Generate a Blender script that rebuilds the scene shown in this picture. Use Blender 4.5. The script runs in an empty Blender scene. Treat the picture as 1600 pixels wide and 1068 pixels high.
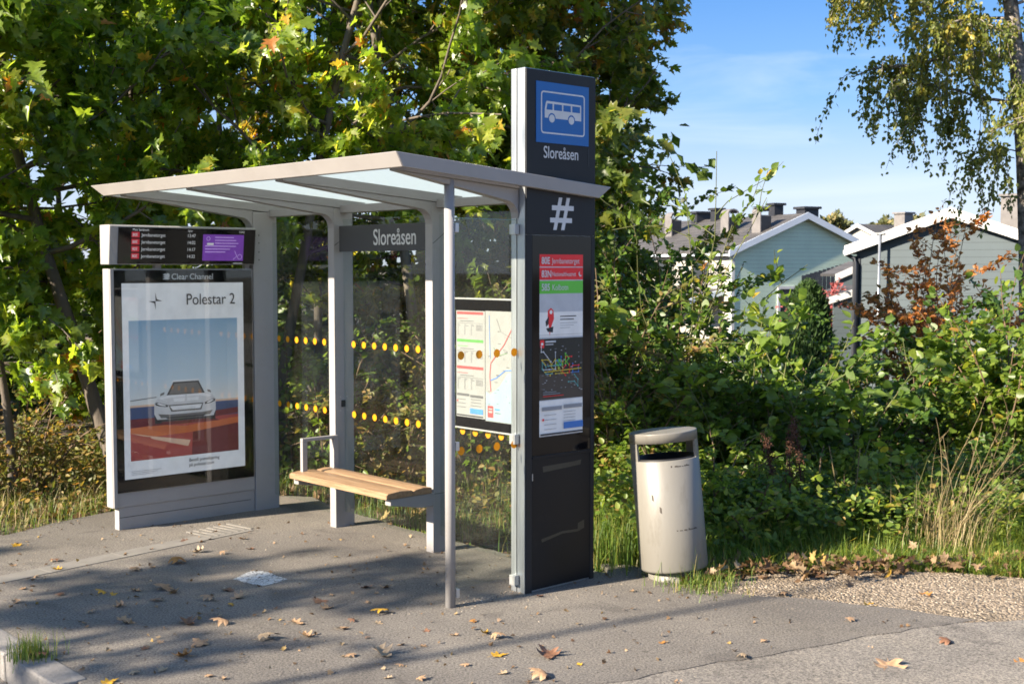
import bpy, bmesh, math, random
import numpy as np
from mathutils import Vector, Matrix, Euler

random.seed(7)
SC = bpy.context.scene
COL = SC.collection
PI = math.pi

# ------------------------------------------------------------------ camera
F_PX, PITCH, EYE = 1953.0, math.atan(116/1953.0), 1.9
cam_d = bpy.data.cameras.new('camera')
cam = bpy.data.objects.new('camera', cam_d)
COL.objects.link(cam)
cam.location = (0, 0, EYE)
cam.rotation_euler = (PI/2-PITCH, 0, 0)
cam_d.sensor_width = 36.0
cam_d.lens = 36.0*F_PX/1600.0
cam_d.clip_end = 3000
cam_d.dof.use_dof = True
cam_d.dof.focus_distance = 8.0
cam_d.dof.aperture_fstop = 7.1
SC.camera = cam

def at(px, py, z=0.0):
    """ground point (or point at height z) seen at a pixel of the 1600x1068 photograph"""
    c, s = math.cos(PITCH), math.sin(PITCH)
    dx, dz = (px-800)/F_PX, -(py-534)/F_PX
    d = (dx, c+dz*s, -s+dz*c)
    t = (z-EYE)/d[2]
    return Vector((d[0]*t, d[1]*t, z))

def at_y(px, py, Y):
    c, s = math.cos(PITCH), math.sin(PITCH)
    dx, dz = (px-800)/F_PX, -(py-534)/F_PX
    d = (dx, c+dz*s, -s+dz*c)
    t = Y/d[1]
    return Vector((d[0]*t, Y, EYE+d[2]*t))

# shelter frame: u runs along the back wall towards the camera, v goes back into the picture
O = Vector((-0.342, 6.914, 0))
ANG = math.atan2(-0.739, 0.674)
U = Vector((math.cos(ANG), math.sin(ANG), 0))
V = Vector((-math.sin(ANG), math.cos(ANG), 0))
def uv(u, v, z=0.0): return O+U*u+V*v+Vector((0, 0, z))

# ------------------------------------------------------------------ materials
def new_mat(name):
    m = bpy.data.materials.new(name)
    m.use_nodes = True
    nt = m.node_tree
    b = nt.nodes['Principled BSDF']
    return m, nt, b

def node(nt, kind, **kw):
    n = nt.nodes.new(kind)
    for k, v in kw.items():
        if k in n.inputs: n.inputs[k].default_value = v
        else: setattr(n, k, v)
    return n

def ramp(nt, fac, stops, interp='LINEAR'):
    r = nt.nodes.new('ShaderNodeValToRGB')
    r.color_ramp.interpolation = interp
    e = r.color_ramp.elements
    while len(e) < len(stops): e.new(0.5)
    for i, (p, c) in enumerate(stops):
        e[i].position = p
        e[i].color = (c[0], c[1], c[2], 1)
    if fac is not None: nt.links.new(fac, r.inputs['Fac'])
    return r

def mixc(nt, fac, a, b, mode='MIX'):
    m = nt.nodes.new('ShaderNodeMix')
    m.data_type = 'RGBA'
    m.blend_type = mode
    for s, v in ((0, fac), (6, a), (7, b)):
        if hasattr(v, 'links'): nt.links.new(v, m.inputs[s])
        elif s == 0: m.inputs[0].default_value = v
        else: m.inputs[s].default_value = (v[0], v[1], v[2], 1)
    return m.outputs[2]

def paint(name, col, rough=0.45, metal=0.0, var=0.12, scale=6.0, bump=0.0, bscale=80, spec=0.5, dirt=None, coord='Object', stretch=(1, 1, 1)):
    """a surface of one colour with uneven tone, some dirt and a varying gloss"""
    m, nt, b = new_mat(name)
    tc = node(nt, 'ShaderNodeTexCoord')
    mp = node(nt, 'ShaderNodeMapping')
    mp.inputs['Scale'].default_value = stretch
    nt.links.new(tc.outputs[coord], mp.inputs['Vector'])
    n = node(nt, 'ShaderNodeTexNoise', Scale=scale, Detail=6.0, Roughness=0.62)
    nt.links.new(mp.outputs[0], n.inputs['Vector'])
    lo = tuple(c*(1-var) for c in col); hi = tuple(min(1, c*(1+var)) for c in col)
    r = ramp(nt, n.outputs['Fac'], [(0.3, lo), (0.7, hi)])
    out = r.outputs['Color']
    if dirt:
        n2 = node(nt, 'ShaderNodeTexNoise', Scale=scale*3.1, Detail=8.0, Roughness=0.7)
        nt.links.new(mp.outputs[0], n2.inputs['Vector'])
        f = ramp(nt, n2.outputs['Fac'], [(0.56, (0, 0, 0)), (0.72, (1, 1, 1))])
        mul = node(nt, 'ShaderNodeMath', operation='MULTIPLY')
        nt.links.new(f.outputs['Color'], mul.inputs[0]); mul.inputs[1].default_value = dirt[1]
        out = mixc(nt, mul.outputs[0], out, dirt[0])
    nt.links.new(out, b.inputs['Base Color'])
    rr = ramp(nt, n.outputs['Fac'], [(0.3, (rough*0.8,)*3), (0.7, (min(1, rough*1.2),)*3)])
    nt.links.new(rr.outputs['Color'], b.inputs['Roughness'])
    b.inputs['Metallic'].default_value = metal
    b.inputs['Specular IOR Level'].default_value = spec
    if bump:
        n3 = node(nt, 'ShaderNodeTexNoise', Scale=bscale, Detail=4.0)
        nt.links.new(mp.outputs[0], n3.inputs['Vector'])
        bp = node(nt, 'ShaderNodeBump', Strength=bump, Distance=0.01)
        nt.links.new(n3.outputs['Fac'], bp.inputs['Height'])
        nt.links.new(bp.outputs[0], b.inputs['Normal'])
    return m

def flat(name, col, rough=0.5, spec=0.4, emit=0.0):
    m, nt, b = new_mat(name)
    tc = node(nt, 'ShaderNodeTexCoord')
    n = node(nt, 'ShaderNodeTexNoise', Scale=14.0, Detail=3.0)
    nt.links.new(tc.outputs['Object'], n.inputs['Vector'])
    r = ramp(nt, n.outputs['Fac'], [(0.3, tuple(c*0.94 for c in col)), (0.7, tuple(min(1, c*1.05) for c in col))])
    nt.links.new(r.outputs['Color'], b.inputs['Base Color'])
    b.inputs['Roughness'].default_value = rough
    b.inputs['Specular IOR Level'].default_value = spec
    if emit:
        nt.links.new(r.outputs['Color'], b.inputs['Emission Color'])
        b.inputs['Emission Strength'].default_value = emit
    return m

def glass(name, tint=(0.93, 0.97, 0.95), refl=1.0, dirt=0.03):
    """a thin clean pane: see-through with a fresnel mirror on top and a film of dust"""
    m, nt, b = new_mat(name)
    nt.nodes.remove(b)
    out = nt.nodes['Material Output']
    tr = node(nt, 'ShaderNodeBsdfTransparent'); tr.inputs[0].default_value = (*tint, 1)
    gl = node(nt, 'ShaderNodeBsdfGlossy'); gl.inputs['Roughness'].default_value = 0.015
    fr = node(nt, 'ShaderNodeFresnel', IOR=1.52)
    mul = node(nt, 'ShaderNodeMath', operation='MULTIPLY'); mul.inputs[1].default_value = refl
    gm = node(nt, 'ShaderNodeNewGeometry')
    inv = node(nt, 'ShaderNodeMath', operation='SUBTRACT'); inv.inputs[0].default_value = 1.0
    nt.links.new(gm.outputs['Backfacing'], inv.inputs[1])
    m0 = node(nt, 'ShaderNodeMath', operation='MULTIPLY')
    nt.links.new(fr.outputs[0], m0.inputs[0]); nt.links.new(inv.outputs[0], m0.inputs[1])
    nt.links.new(m0.outputs[0], mul.inputs[0])
    mx = node(nt, 'ShaderNodeMixShader')
    nt.links.new(mul.outputs[0], mx.inputs[0]); nt.links.new(tr.outputs[0], mx.inputs[1]); nt.links.new(gl.outputs[0], mx.inputs[2])
    df = node(nt, 'ShaderNodeBsdfDiffuse'); df.inputs[0].default_value = (0.5, 0.48, 0.44, 1)
    tc = node(nt, 'ShaderNodeTexCoord')
    n = node(nt, 'ShaderNodeTexNoise', Scale=5.0, Detail=9.0, Roughness=0.7)
    nt.links.new(tc.outputs['Object'], n.inputs['Vector'])
    r = ramp(nt, n.outputs['Fac'], [(0.35, (0, 0, 0)), (0.75, (dirt*2,)*3)])
    m2 = node(nt, 'ShaderNodeMixShader')
    nt.links.new(r.outputs['Color'], m2.inputs[0]); nt.links.new(mx.outputs[0], m2.inputs[1]); nt.links.new(df.outputs[0], m2.inputs[2])
    nt.links.new(m2.outputs[0], out.inputs['Surface'])
    return m

def leaf_mat(name, stops, trans=0.45, rough=0.36, boost=2.0, spec=0.5):
    """leaf: colour varies from leaf to leaf, light shines through"""
    m, nt, b = new_mat(name)
    out = nt.nodes['Material Output']
    a = node(nt, 'ShaderNodeAttribute'); a.attribute_name = 'rnd'
    r = ramp(nt, a.outputs['Fac'], stops)
    tc = node(nt, 'ShaderNodeTexCoord')
    n = node(nt, 'ShaderNodeTexNoise', Scale=26.0, Detail=3.0)
    nt.links.new(tc.outputs['Object'], n.inputs['Vector'])
    k = ramp(nt, n.outputs['Fac'], [(0.3, (0.78,)*3), (0.7, (1.22,)*3)])
    col = mixc(nt, 1.0, r.outputs['Color'], k.outputs['Color'], 'MULTIPLY')
    nt.links.new(col, b.inputs['Base Color'])
    b.inputs['Roughness'].default_value = rough
    b.inputs['Specular IOR Level'].default_value = spec
    t = node(nt, 'ShaderNodeBsdfTranslucent')
    tcol = mixc(nt, 1.0, col, (boost*1.1, boost*1.05, boost*0.55), 'MULTIPLY')
    nt.links.new(tcol, t.inputs['Color'])
    mx = node(nt, 'ShaderNodeMixShader'); mx.inputs[0].default_value = trans
    nt.links.new(b.outputs[0], mx.inputs[1]); nt.links.new(t.outputs[0], mx.inputs[2])
    nt.links.new(mx.outputs[0], out.inputs['Surface'])
    return m

def sticker(name, col):
    m, nt, b = new_mat(name)
    out = nt.nodes['Material Output']
    b.inputs['Base Color'].default_value = (*col, 1); b.inputs['Roughness'].default_value = 0.5
    t = node(nt, 'ShaderNodeBsdfTranslucent'); t.inputs[0].default_value = (*col, 1)
    mx = node(nt, 'ShaderNodeMixShader'); mx.inputs[0].default_value = 0.5
    nt.links.new(b.outputs[0], mx.inputs[1]); nt.links.new(t.outputs[0], mx.inputs[2]); nt.links.new(mx.outputs[0], out.inputs['Surface'])
    return m

# ------------------------------------------------------------------ object helpers
def tag(o, label=None, cat=None, group=None, kind=None):
    if label: o['label'] = label
    if cat: o['category'] = cat
    if group: o['group'] = group
    if kind: o['kind'] = kind
    return o

def thing(name, label, cat, loc=(0, 0, 0), rz=0.0, group=None):
    o = bpy.data.objects.new(name, None)
    COL.objects.link(o)
    o.location = loc
    o.rotation_euler = (0, 0, rz)
    o.empty_display_size = 0.2
    return tag(o, label, cat, group)

def link(name, me, parent=None, loc=None):
    o = bpy.data.objects.new(name, me)
    COL.objects.link(o)
    if parent is not None: o.parent = parent
    if loc is not None: o.location = loc
    return o

class MB:
    """collects shapes in one bmesh, with material slots"""
    def __init__(self):
        self.bm = bmesh.new(); self.mats = []; self.cur = 0
    def use(self, m):
        if m not in self.mats: self.mats.append(m)
        self.cur = self.mats.index(m); return self
    def _done(self, faces):
        for f in faces: f.material_index = self.cur
    def box(self, x0, x1, y0, y1, z0, z1, bev=0.0, seg=2, mtx=None):
        r = bmesh.ops.create_cube(self.bm, size=1.0)
        vs = r['verts']
        for v in vs:
            v.co = Vector(((x0+x1)/2+v.co.x*(x1-x0), (y0+y1)/2+v.co.y*(y1-y0), (z0+z1)/2+v.co.z*(z1-z0)))
        fs = set(f for v in vs for f in v.link_faces)
        if bev > 0:
            es = set(e for v in vs for e in v.link_edges)
            rb = bmesh.ops.bevel(self.bm, geom=list(es), offset=bev, segments=seg, profile=0.7, affect='EDGES')
            fs = set(f for f in fs if f.is_valid) | set(rb['faces'])
            vs = set(v for f in fs for v in f.verts)
        if mtx is not None:
            for v in vs: v.co = mtx @ v.co
        self._done(fs); return self
    def prism(self, poly, axis, a, b, bev=0.0):
        """closed outline in two axes, pushed along the third from a to b"""
        def P(p, t):
            if axis == 'x': return (t, p[0], p[1])
            if axis == 'y': return (p[0], t, p[1])
            return (p[0], p[1], t)
        va = [self.bm.verts.new(P(p, a)) for p in poly]
        vb = [self.bm.verts.new(P(p, b)) for p in poly]
        n = len(poly); fs = []
        fs.append(self.bm.faces.new(va)); fs.append(self.bm.faces.new(list(reversed(vb))))
        for i in range(n):
            fs.append(self.bm.faces.new((va[i], vb[i], vb[(i+1) % n], va[(i+1) % n])))
        bmesh.ops.recalc_face_normals(self.bm, faces=fs)
        if bev > 0:
            es = set(e for f in fs[:2] for e in f.edges)
            rb = bmesh.ops.bevel(self.bm, geom=list(es), offset=bev, segments=1, affect='EDGES')
            fs = [f for f in fs if f.is_valid]+list(rb['faces'])
        self._done(fs); return self
    def face(self, pts):
        f = self.bm.faces.new([self.bm.verts.new(p) for p in pts])
        f.material_index = self.cur; return self
    def tube(self, pts, radii, n=10, cap=True):
        rings = []
        pts = [Vector(p) for p in pts]
        for i, p in enumerate(pts):
            d = (pts[min(i+1, len(pts)-1)]-pts[max(i-1, 0)]).normalized()
            a = d.orthogonal() if abs(d.z) > 0.9 else d.cross(Vector((0, 0, 1)))
            if abs(d.z) > 0.9: a = (Vector((1, 0, 0))-d*d.x)
            a.normalize(); b = d.cross(a)
            r = radii[i] if hasattr(radii, '__len__') else radii
            rings.append([self.bm.verts.new(p+(a*math.cos(2*PI*k/n)+b*math.sin(2*PI*k/n))*r) for k in range(n)])
        fs = []
        for i in range(len(rings)-1):
            for k in range(n):
                f = self.bm.faces.new((rings[i][k], rings[i][(k+1) % n], rings[i+1][(k+1) % n], rings[i+1][k]))
                f.smooth = True; fs.append(f)
        if cap:
            fs.append(self.bm.faces.new(list(reversed(rings[0])))); fs.append(self.bm.faces.new(rings[-1]))
        self._done(fs); return self
    def lathe(self, prof, n=48, mtx=None, smooth=True):
        """profile of (radius, z) turned round the z axis, open at both ends"""
        rings = []
        for r, z in prof:
            ring = []
            for k in range(n):
                p = Vector((r*math.cos(2*PI*k/n), r*math.sin(2*PI*k/n), z))
                ring.append(self.bm.verts.new(mtx @ p if mtx is not None else p))
            rings.append(ring)
        fs = []
        for i in range(len(rings)-1):
            for k in range(n):
                f = self.bm.faces.new((rings[i][k], rings[i][(k+1) % n], rings[i+1][(k+1) % n], rings[i+1][k]))
                f.smooth = smooth; fs.append(f)
        self._done(fs); return rings
    def build(self, name, parent=None, mat=None, loc=None):
        me = bpy.data.meshes.new(name)
        bmesh.ops.remove_doubles(self.bm, verts=[], dist=0)
        self.bm.to_mesh(me); self.bm.free()
        for m in (self.mats or [mat]): me.materials.append(m)
        return link(name, me, parent, loc)

def text_mesh(name, s, size, m, parent, loc, rot, sx=1.0, align='LEFT', ext=0.0006, bold=0.0, spacing=1.0):
    cu = bpy.data.curves.new('tmp', 'FONT')
    cu.body = s; cu.size = size; cu.align_x = align; cu.extrude = ext; cu.offset = bold; cu.space_character = spacing
    ob = bpy.data.objects.new('tmp', cu); COL.objects.link(ob)
    dg = bpy.context.evaluated_depsgraph_get()
    me = bpy.data.meshes.new_from_object(ob.evaluated_get(dg))
    bpy.data.objects.remove(ob); bpy.data.curves.remove(cu)
    me.name = name
    me.transform(Matrix.Diagonal((sx, 1, 1, 1)))
    me.materials.clear(); me.materials.append(m)
    if parent is None: return me
    o = link(name, me, parent, loc)
    o.rotation_euler = rot
    return o

ROT_U = (PI/2, 0, PI/2)      # lettering on a face that looks along +u
ROT_V = (PI/2, 0, 0)         # lettering on a face that looks along -v

def merge_meshes(name, items, parent, loc=(0, 0, 0)):
    """several small meshes (each with its own matrix) joined into one object"""
    bm = bmesh.new(); mats = []
    for me, mtx in items:
        t = bmesh.new(); t.from_mesh(me); t.transform(mtx)
        tmp = bpy.data.meshes.new('tmp'); 
        for f in t.faces:
            mm = me.materials[f.material_index]
            if mm not in mats: mats.append(mm)
            f.material_index = mats.index(mm)
        t.to_mesh(tmp); t.free(); bm.from_mesh(tmp); bpy.data.meshes.remove(tmp)
    me = bpy.data.meshes.new(name); bm.to_mesh(me); bm.free()
    for m in mats: me.materials.append(m)
    return link(name, me, parent, loc)

# ------------------------------------------------------------------ foliage helpers
def fast_mesh(name, verts, loops, counts, mats, rnd=None, midx=None, smooth=False):
    me = bpy.data.meshes.new(name)
    me.vertices.add(len(verts)); me.vertices.foreach_set('co', verts.astype(np.float32).ravel())
    me.loops.add(len(loops)); me.loops.foreach_set('vertex_index', loops.astype(np.int32))
    me.polygons.add(len(counts))
    st = np.concatenate(([0], np.cumsum(counts)[:-1])).astype(np.int32)
    me.polygons.foreach_set('loop_start', st)
    if midx is not None: me.polygons.foreach_set('material_index', midx.astype(np.int32))
    me.update(calc_edges=True)
    if rnd is not None:
        a = me.attributes.new('rnd', 'FLOAT', 'FACE'); a.data.foreach_set('value', rnd.astype(np.float32))
    if smooth: me.polygons.foreach_set('use_smooth', np.ones(len(counts), dtype=bool))
    for m in mats: me.materials.append(m)
    return me

def _leaf(half, ctr, fold=0.12, curl=0.1):
    """outline from half points (x, y), mirrored; triangles fan out from ctr"""
    pts = list(half)+[(-x, y) for x, y in reversed(half[1:-1])]
    v = [(x, y, abs(x)*fold*2-curl*(y*y)) for x, y in pts]+[(0, ctr, -0.03-curl*ctr*ctr)]
    n = len(pts)
    return np.array(v), np.array([(n, i, (i+1) % n) for i in range(n)])

LEAF = {
 'maple': _leaf([(0, 0), (0.20, -0.06), (0.44, 0.05), (0.27, 0.19), (0.55, 0.40), (0.40, 0.47), (0.19, 0.46), (0.22, 0.72), (0.10, 0.74), (0, 1.0)], 0.28, 0.17, 0.30),
 'ovate': _leaf([(0, 0), (0.24, 0.16), (0.33, 0.40), (0.22, 0.70), (0, 1.0)], 0.4, 0.16, 0.14),
 'round': _leaf([(0, 0), (0.34, 0.10), (0.46, 0.42), (0.28, 0.78), (0, 1.0)], 0.4, 0.10, 0.14),
 'diamond': _leaf([(0, 0), (0.36, 0.42), (0, 1.0)], 0.42, 0.12, 0.1),
 'lance': _leaf([(0, 0), (0.13, 0.3), (0.10, 0.65), (0, 1.0)], 0.4, 0.1, 0.2),
}

def norm(a): return a/np.maximum(1e-9, np.linalg.norm(a, axis=1, keepdims=True))

def leaf_arrays(kind, P, A, N, S, rng):
    """leaves at P, pointing along A, faces towards N, of length S"""
    T, Ft = LEAF[kind]
    n, k = len(P), len(T)
    A = norm(A); X = norm(np.cross(A, N)); Z = np.cross(X, A)
    wid = rng.uniform(0.85, 1.15, n)
    ben = rng.uniform(-0.3, 2.2, n)
    tv = (T[None, :, 0:1]*(X*wid[:, None])[:, None, :]+T[None, :, 1:2]*A[:, None, :]+T[None, :, 2:3]*(Z*ben[:, None])[:, None, :])*S[:, None, None]
    verts = (P[:, None, :]+tv).reshape(-1, 3)
    faces = (Ft[None]+(np.arange(n)*k)[:, None, None]).reshape(-1, 3)
    return verts, faces, len(Ft)

def leaves_mesh(name, kind, P, A, N, S, mats, rng, rnd=None, keep=None):
    if keep is not None:
        m = keep(P); P, A, N, S = P[m], A[m], N[m], S[m]
        if rnd is not None: rnd = rnd[m]
    if rnd is None: rnd = rng.random(len(P))
    v, f, k = leaf_arrays(kind, P, A, N, S, rng)
    return fast_mesh(name, v, f.ravel(), np.full(len(f), 3), mats, np.repeat(rnd, k))

def path(p, d, L, n, rng, wig=0.12, up=0.0):
    """a wandering line; up > 0 bends towards the sky, < 0 droops"""
    p = np.array(p, float); d = np.array(d, float); d /= np.linalg.norm(d)
    out = [p.copy()]
    for i in range(n):
        d = d+rng.normal(0, wig, 3)+np.array([0, 0, up/n])
        d /= np.linalg.norm(d)
        p = p+d*L/n
        out.append(p.copy())
    return np.array(out)

def tubes_mesh(name, paths, mats, base=None, n=6):
    """paths: list of (points, r0, r1)"""
    V, L, C = [], [], []
    off = 0
    for pts, r0, r1 in paths:
        m = len(pts)
        d = np.gradient(pts, axis=0); d = norm(d)
        ref = np.where(np.abs(d[:, 2:3]) > 0.9, np.array([[1.0, 0, 0]]), np.array([[0, 0, 1.0]]))
        a = norm(np.cross(d, ref)); b = np.cross(d, a)
        r = np.linspace(r0, r1, m)[:, None, None]
        ang = np.arange(n)*2*PI/n
        ring = pts[:, None, :]+r*(a[:, None, :]*np.cos(ang)[None, :, None]+b[:, None, :]*np.sin(ang)[None, :, None])
        V.append(ring.reshape(-1, 3))
        i, k = np.meshgrid(np.arange(m-1), np.arange(n), indexing='ij')
        q = np.stack([i*n+k, i*n+(k+1) % n, (i+1)*n+(k+1) % n, (i+1)*n+k], -1).reshape(-1, 4)+off
        L.append(q.ravel()); C.append(np.full(len(q), 4))
        off += m*n
    V = np.concatenate(V)
    if base is not None: V = V-np.array(base)
    return fast_mesh(name, V, np.concatenate(L), np.concatenate(C), mats, smooth=True)

def along(pts, t):
    """points at fractions t of a path, with direction"""
    x = np.clip(t, 0, 0.9999)*(len(pts)-1)
    i = x.astype(int); f = (x-i)[:, None]
    return pts[i]*(1-f)+pts[i+1]*f, norm(pts[i+1]-pts[i])

SUN = np.array([-0.857, -0.515, 0.51]); SUN = SUN/np.linalg.norm(SUN)
# ================================================================== materials used
M = {}
M['grey'] = paint('grey_powder_coat', (0.298, 0.289, 0.285), 0.42, 0.0, 0.05, 3.0, 0.04, 300, dirt=((0.229, 0.212, 0.184), 0.25))
M['grey_beam'] = paint('grey_beam_coat', (0.285, 0.275, 0.271), 0.42, 0.0, 0.05, 3.0, 0.04, 300, dirt=((0.229, 0.212, 0.184), 0.2))
M['fascia'] = paint('grey_fascia_coat', (0.303, 0.286, 0.275), 0.4, 0.0, 0.06, 2.5, 0.03, 300, dirt=((0.248, 0.229, 0.202), 0.25))
M['alu'] = paint('brushed_aluminium', (0.425, 0.451, 0.468), 0.36, 0.75, 0.08, 4.0, 0.03, 200, stretch=(8, 8, 0.6))
M['char'] = paint('charcoal_panel', (0.020, 0.0205, 0.022), 0.5, 0.0, 0.12, 2.5, 0.03, 250, spec=0.25, dirt=((0.04, 0.039, 0.037), 0.3))
M['door'] = paint('black_door_panel', (0.0085, 0.0095, 0.0115), 0.42, 0.0, 0.2, 2.5, 0.03, 250, spec=0.22, dirt=((0.025, 0.024, 0.021), 0.35))
M['black'] = paint('black_glass', (0.005, 0.005, 0.006), 0.07, 0.0, 0.1, 2.0, spec=0.3)
M['black_matt'] = paint('black_rubber', (0.012, 0.012, 0.013), 0.5, 0.0, 0.2, 9.0)
M['white'] = flat('white_lettering', (0.612, 0.612, 0.612), 0.5)
M['letter'] = flat('pale_lettering', (0.62, 0.63, 0.65), 0.5)
M['dim'] = flat('grey_print', (0.30, 0.30, 0.31), 0.6)
M['ink'] = flat('black_print', (0.03, 0.03, 0.035), 0.6)
M['paper'] = flat('white_paper', (0.629, 0.629, 0.629), 0.6, 0.3, 0.05)
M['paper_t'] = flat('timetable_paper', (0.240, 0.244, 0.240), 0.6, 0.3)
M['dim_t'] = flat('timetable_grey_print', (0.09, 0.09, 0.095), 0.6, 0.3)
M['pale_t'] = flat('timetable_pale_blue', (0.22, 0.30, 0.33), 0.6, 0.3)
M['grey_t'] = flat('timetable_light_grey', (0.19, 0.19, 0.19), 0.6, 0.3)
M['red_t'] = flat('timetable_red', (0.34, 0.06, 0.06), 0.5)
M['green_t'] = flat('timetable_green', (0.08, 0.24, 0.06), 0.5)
M['paper2'] = flat('grey_paper', (0.55, 0.55, 0.56), 0.6, 0.3)
M['red'] = flat('red_print', (0.60, 0.025, 0.03), 0.5, 0.4, 0.05)
M['green'] = flat('green_print', (0.10, 0.42, 0.05), 0.5, 0.4, 0.05)
M['bluep'] = flat('blue_print', (0.06, 0.19, 0.52), 0.5)
M['skyp'] = flat('pale_blue_print', (0.50, 0.68, 0.78), 0.6)
M['mapdark'] = flat('dark_map_print', (0.028, 0.026, 0.020), 0.5)
M['mapbrown'] = flat('brown_map_print', (0.075, 0.058, 0.045), 0.5)
M['ylw'] = flat('yellow_print', (0.62, 0.45, 0.05), 0.5)
M['teal'] = flat('teal_print', (0.12, 0.36, 0.34), 0.5)
M['blue_sign'] = paint('blue_sign_sheet', (0.006, 0.112, 0.36), 0.4, 0.0, 0.05, 5.0)
M['orange_dot'] = sticker('orange_sticker', (1.0, 0.36, 0.01))
M['amber_dot'] = sticker('amber_sticker', (1.0, 0.43, 0.01))
M['name_board'] = paint('charcoal_name_board', (0.045, 0.046, 0.050), 0.45, 0, 0.08, 4)
M['glass'] = glass('clear_glass_pane', (0.93, 0.955, 0.935), 1.0, 0.007)
M['cover'] = glass('poster_cover_glass', (0.97, 0.98, 0.98), 1.5, 0.002)
M['edge'] = flat('green_glass_edge', (0.20, 0.32, 0.28), 0.2)
M['tape'] = paint('old_tape_marks', (0.047, 0.040, 0.025), 0.6, 0, 0.3, 30)
M['steel'] = paint('satin_steel', (0.55, 0.55, 0.54), 0.35, 0.6, 0.08, 6)
M['bin'] = paint('stone_grey_bin_paint', (0.183, 0.174, 0.153), 0.42, 0.0, 0.07, 3.0, 0.05, 60, dirt=((0.10, 0.088, 0.065), 0.5), stretch=(1, 1, 0.3))
M['screen_off'] = flat('dark_screen', (0.010, 0.010, 0.011), 0.12, 0.3)
M['scr_txt'] = flat('screen_lettering', (0.45, 0.46, 0.48), 0.4, 0.3, 0.15)
M['scr_red'] = flat('screen_red', (0.42, 0.02, 0.035), 0.4, 0.3, 0.12)
M['scr_pur'] = flat('screen_purple', (0.13, 0.04, 0.28), 0.4, 0.3, 0.15)
M['scr_lil'] = flat('screen_lilac', (0.40, 0.28, 0.60), 0.4, 0.3, 0.15)

def frosted():
    m, nt, b = new_mat('frosted_roof_glass')
    out = nt.nodes['Material Output']
    tc = node(nt, 'ShaderNodeTexCoord')
    w = node(nt, 'ShaderNodeTexWave', Scale=9.0, Distortion=0.6, Detail=2.0); w.bands_direction = 'Y'
    nt.links.new(tc.outputs['Object'], w.inputs['Vector'])
    r = ramp(nt, w.outputs['Fac'], [(0.0, (0.54, 0.60, 0.61)), (1.0, (0.72, 0.78, 0.79))])
    t = node(nt, 'ShaderNodeBsdfTranslucent'); nt.links.new(r.outputs[0], t.inputs[0])
    d = node(nt, 'ShaderNodeBsdfTransparent'); nt.links.new(r.outputs[0], d.inputs[0])
    mx = node(nt, 'ShaderNodeMixShader'); mx.inputs[0].default_value = 0.12
    nt.links.new(t.outputs[0], mx.inputs[1]); nt.links.new(d.outputs[0], mx.inputs[2])
    gl = node(nt, 'ShaderNodeBsdfGlossy'); gl.inputs['Roughness'].default_value = 0.12
    m2 = node(nt, 'ShaderNodeMixShader'); m2.inputs[0].default_value = 0.06
    nt.links.new(mx.outputs[0], m2.inputs[1]); nt.links.new(gl.outputs[0], m2.inputs[2])
    nt.links.new(m2.outputs[0], out.inputs['Surface'])
    return m
M['frost'] = frosted()

def wood_mat():
    m, nt, b = new_mat('oiled_bench_wood')
    tc = node(nt, 'ShaderNodeTexCoord')
    mp = node(nt, 'ShaderNodeMapping'); mp.inputs['Scale'].default_value = (1.6, 22, 22)
    nt.links.new(tc.outputs['Object'], mp.inputs[0])
    n = node(nt, 'ShaderNodeTexNoise', Scale=2.6, Detail=8.0, Roughness=0.65, Distortion=0.5)
    nt.links.new(mp.outputs[0], n.inputs['Vector'])
    r = ramp(nt, n.outputs['Fac'], [(0.28, (0.16, 0.090, 0.048)), (0.5, (0.28, 0.175, 0.095)), (0.75, (0.36, 0.245, 0.145))])
    nt.links.new(r.outputs[0], b.inputs['Base Color'])
    b.inputs['Roughness'].default_value = 0.5
    bp = node(nt, 'ShaderNodeBump', Strength=0.2, Distance=0.004)
    nt.links.new(n.outputs['Fac'], bp.inputs['Height']); nt.links.new(bp.outputs[0], b.inputs['Normal'])
    return m
M['wood'] = wood_mat()

# ================================================================== bus shelter
sh = thing('bus_shelter', 'grey open bus shelter with glass walls, wooden bench and lit advert panel', 'bus shelter', O, ANG)
BACK = 0.83
def shelter_part(mb, name, mat=None, parent=sh): return mb.build(name, parent, mat)

# posts along the back: thin fin facing the road, deep side plate
def post(u0, u1, v0, v1, z1, name='post'):
    mb = MB().use(M['grey'])
    mb.box(u0, u1, v0, v1, -0.12, z1, 0.004)
    mb.use(M['black_matt']).box(u1-0.03, u1-0.015, v1+0.0006, v1+0.012, 0.1, z1-0.1)
    return mb.build(name, sh)
p1 = post(-3.29, -3.185, 0.655, 0.865, 2.33)
p2 = post(-2.295, -2.22, 0.745, 0.91, 2.33)
p3 = post(-1.185, -1.11, 0.765, 0.925, 2.33)
fp = MB().use(M['grey'])
fp.tube([(-0.005, 0, -0.1), (-0.005, 0, 1.0), (-0.005, 0, 2.40)], 0.029, 24)
fp.build('front_pole', sh)
for pp, (ua, ub, va, vb) in ((p2, (-2.295, -2.22, 0.745, 0.91)), (p3, (-1.185, -1.11, 0.765, 0.925))):
    mb = MB().use(M['grey'])
    mb.use(M['black_matt']).prism([(va+0.004, 2.06), (va+0.007, 2.058), (vb-0.004, 2.166), (vb-0.004, 2.17)], 'x', ub+0.0002, ub+0.0009)
    mb.use(M['steel'])
    for z in (0.12, 0.30, 1.55, 2.20):
        mb.box(ub+0.0002, ub+0.003, vb-0.03, vb-0.022, z-0.004, z+0.004, 0.001)
    mb.use(M['black_matt']).box(ub+0.0002, ub+0.0008, va+0.012, vb-0.006, 0.395, 0.398)
    mb.build('fixing', pp)
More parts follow.
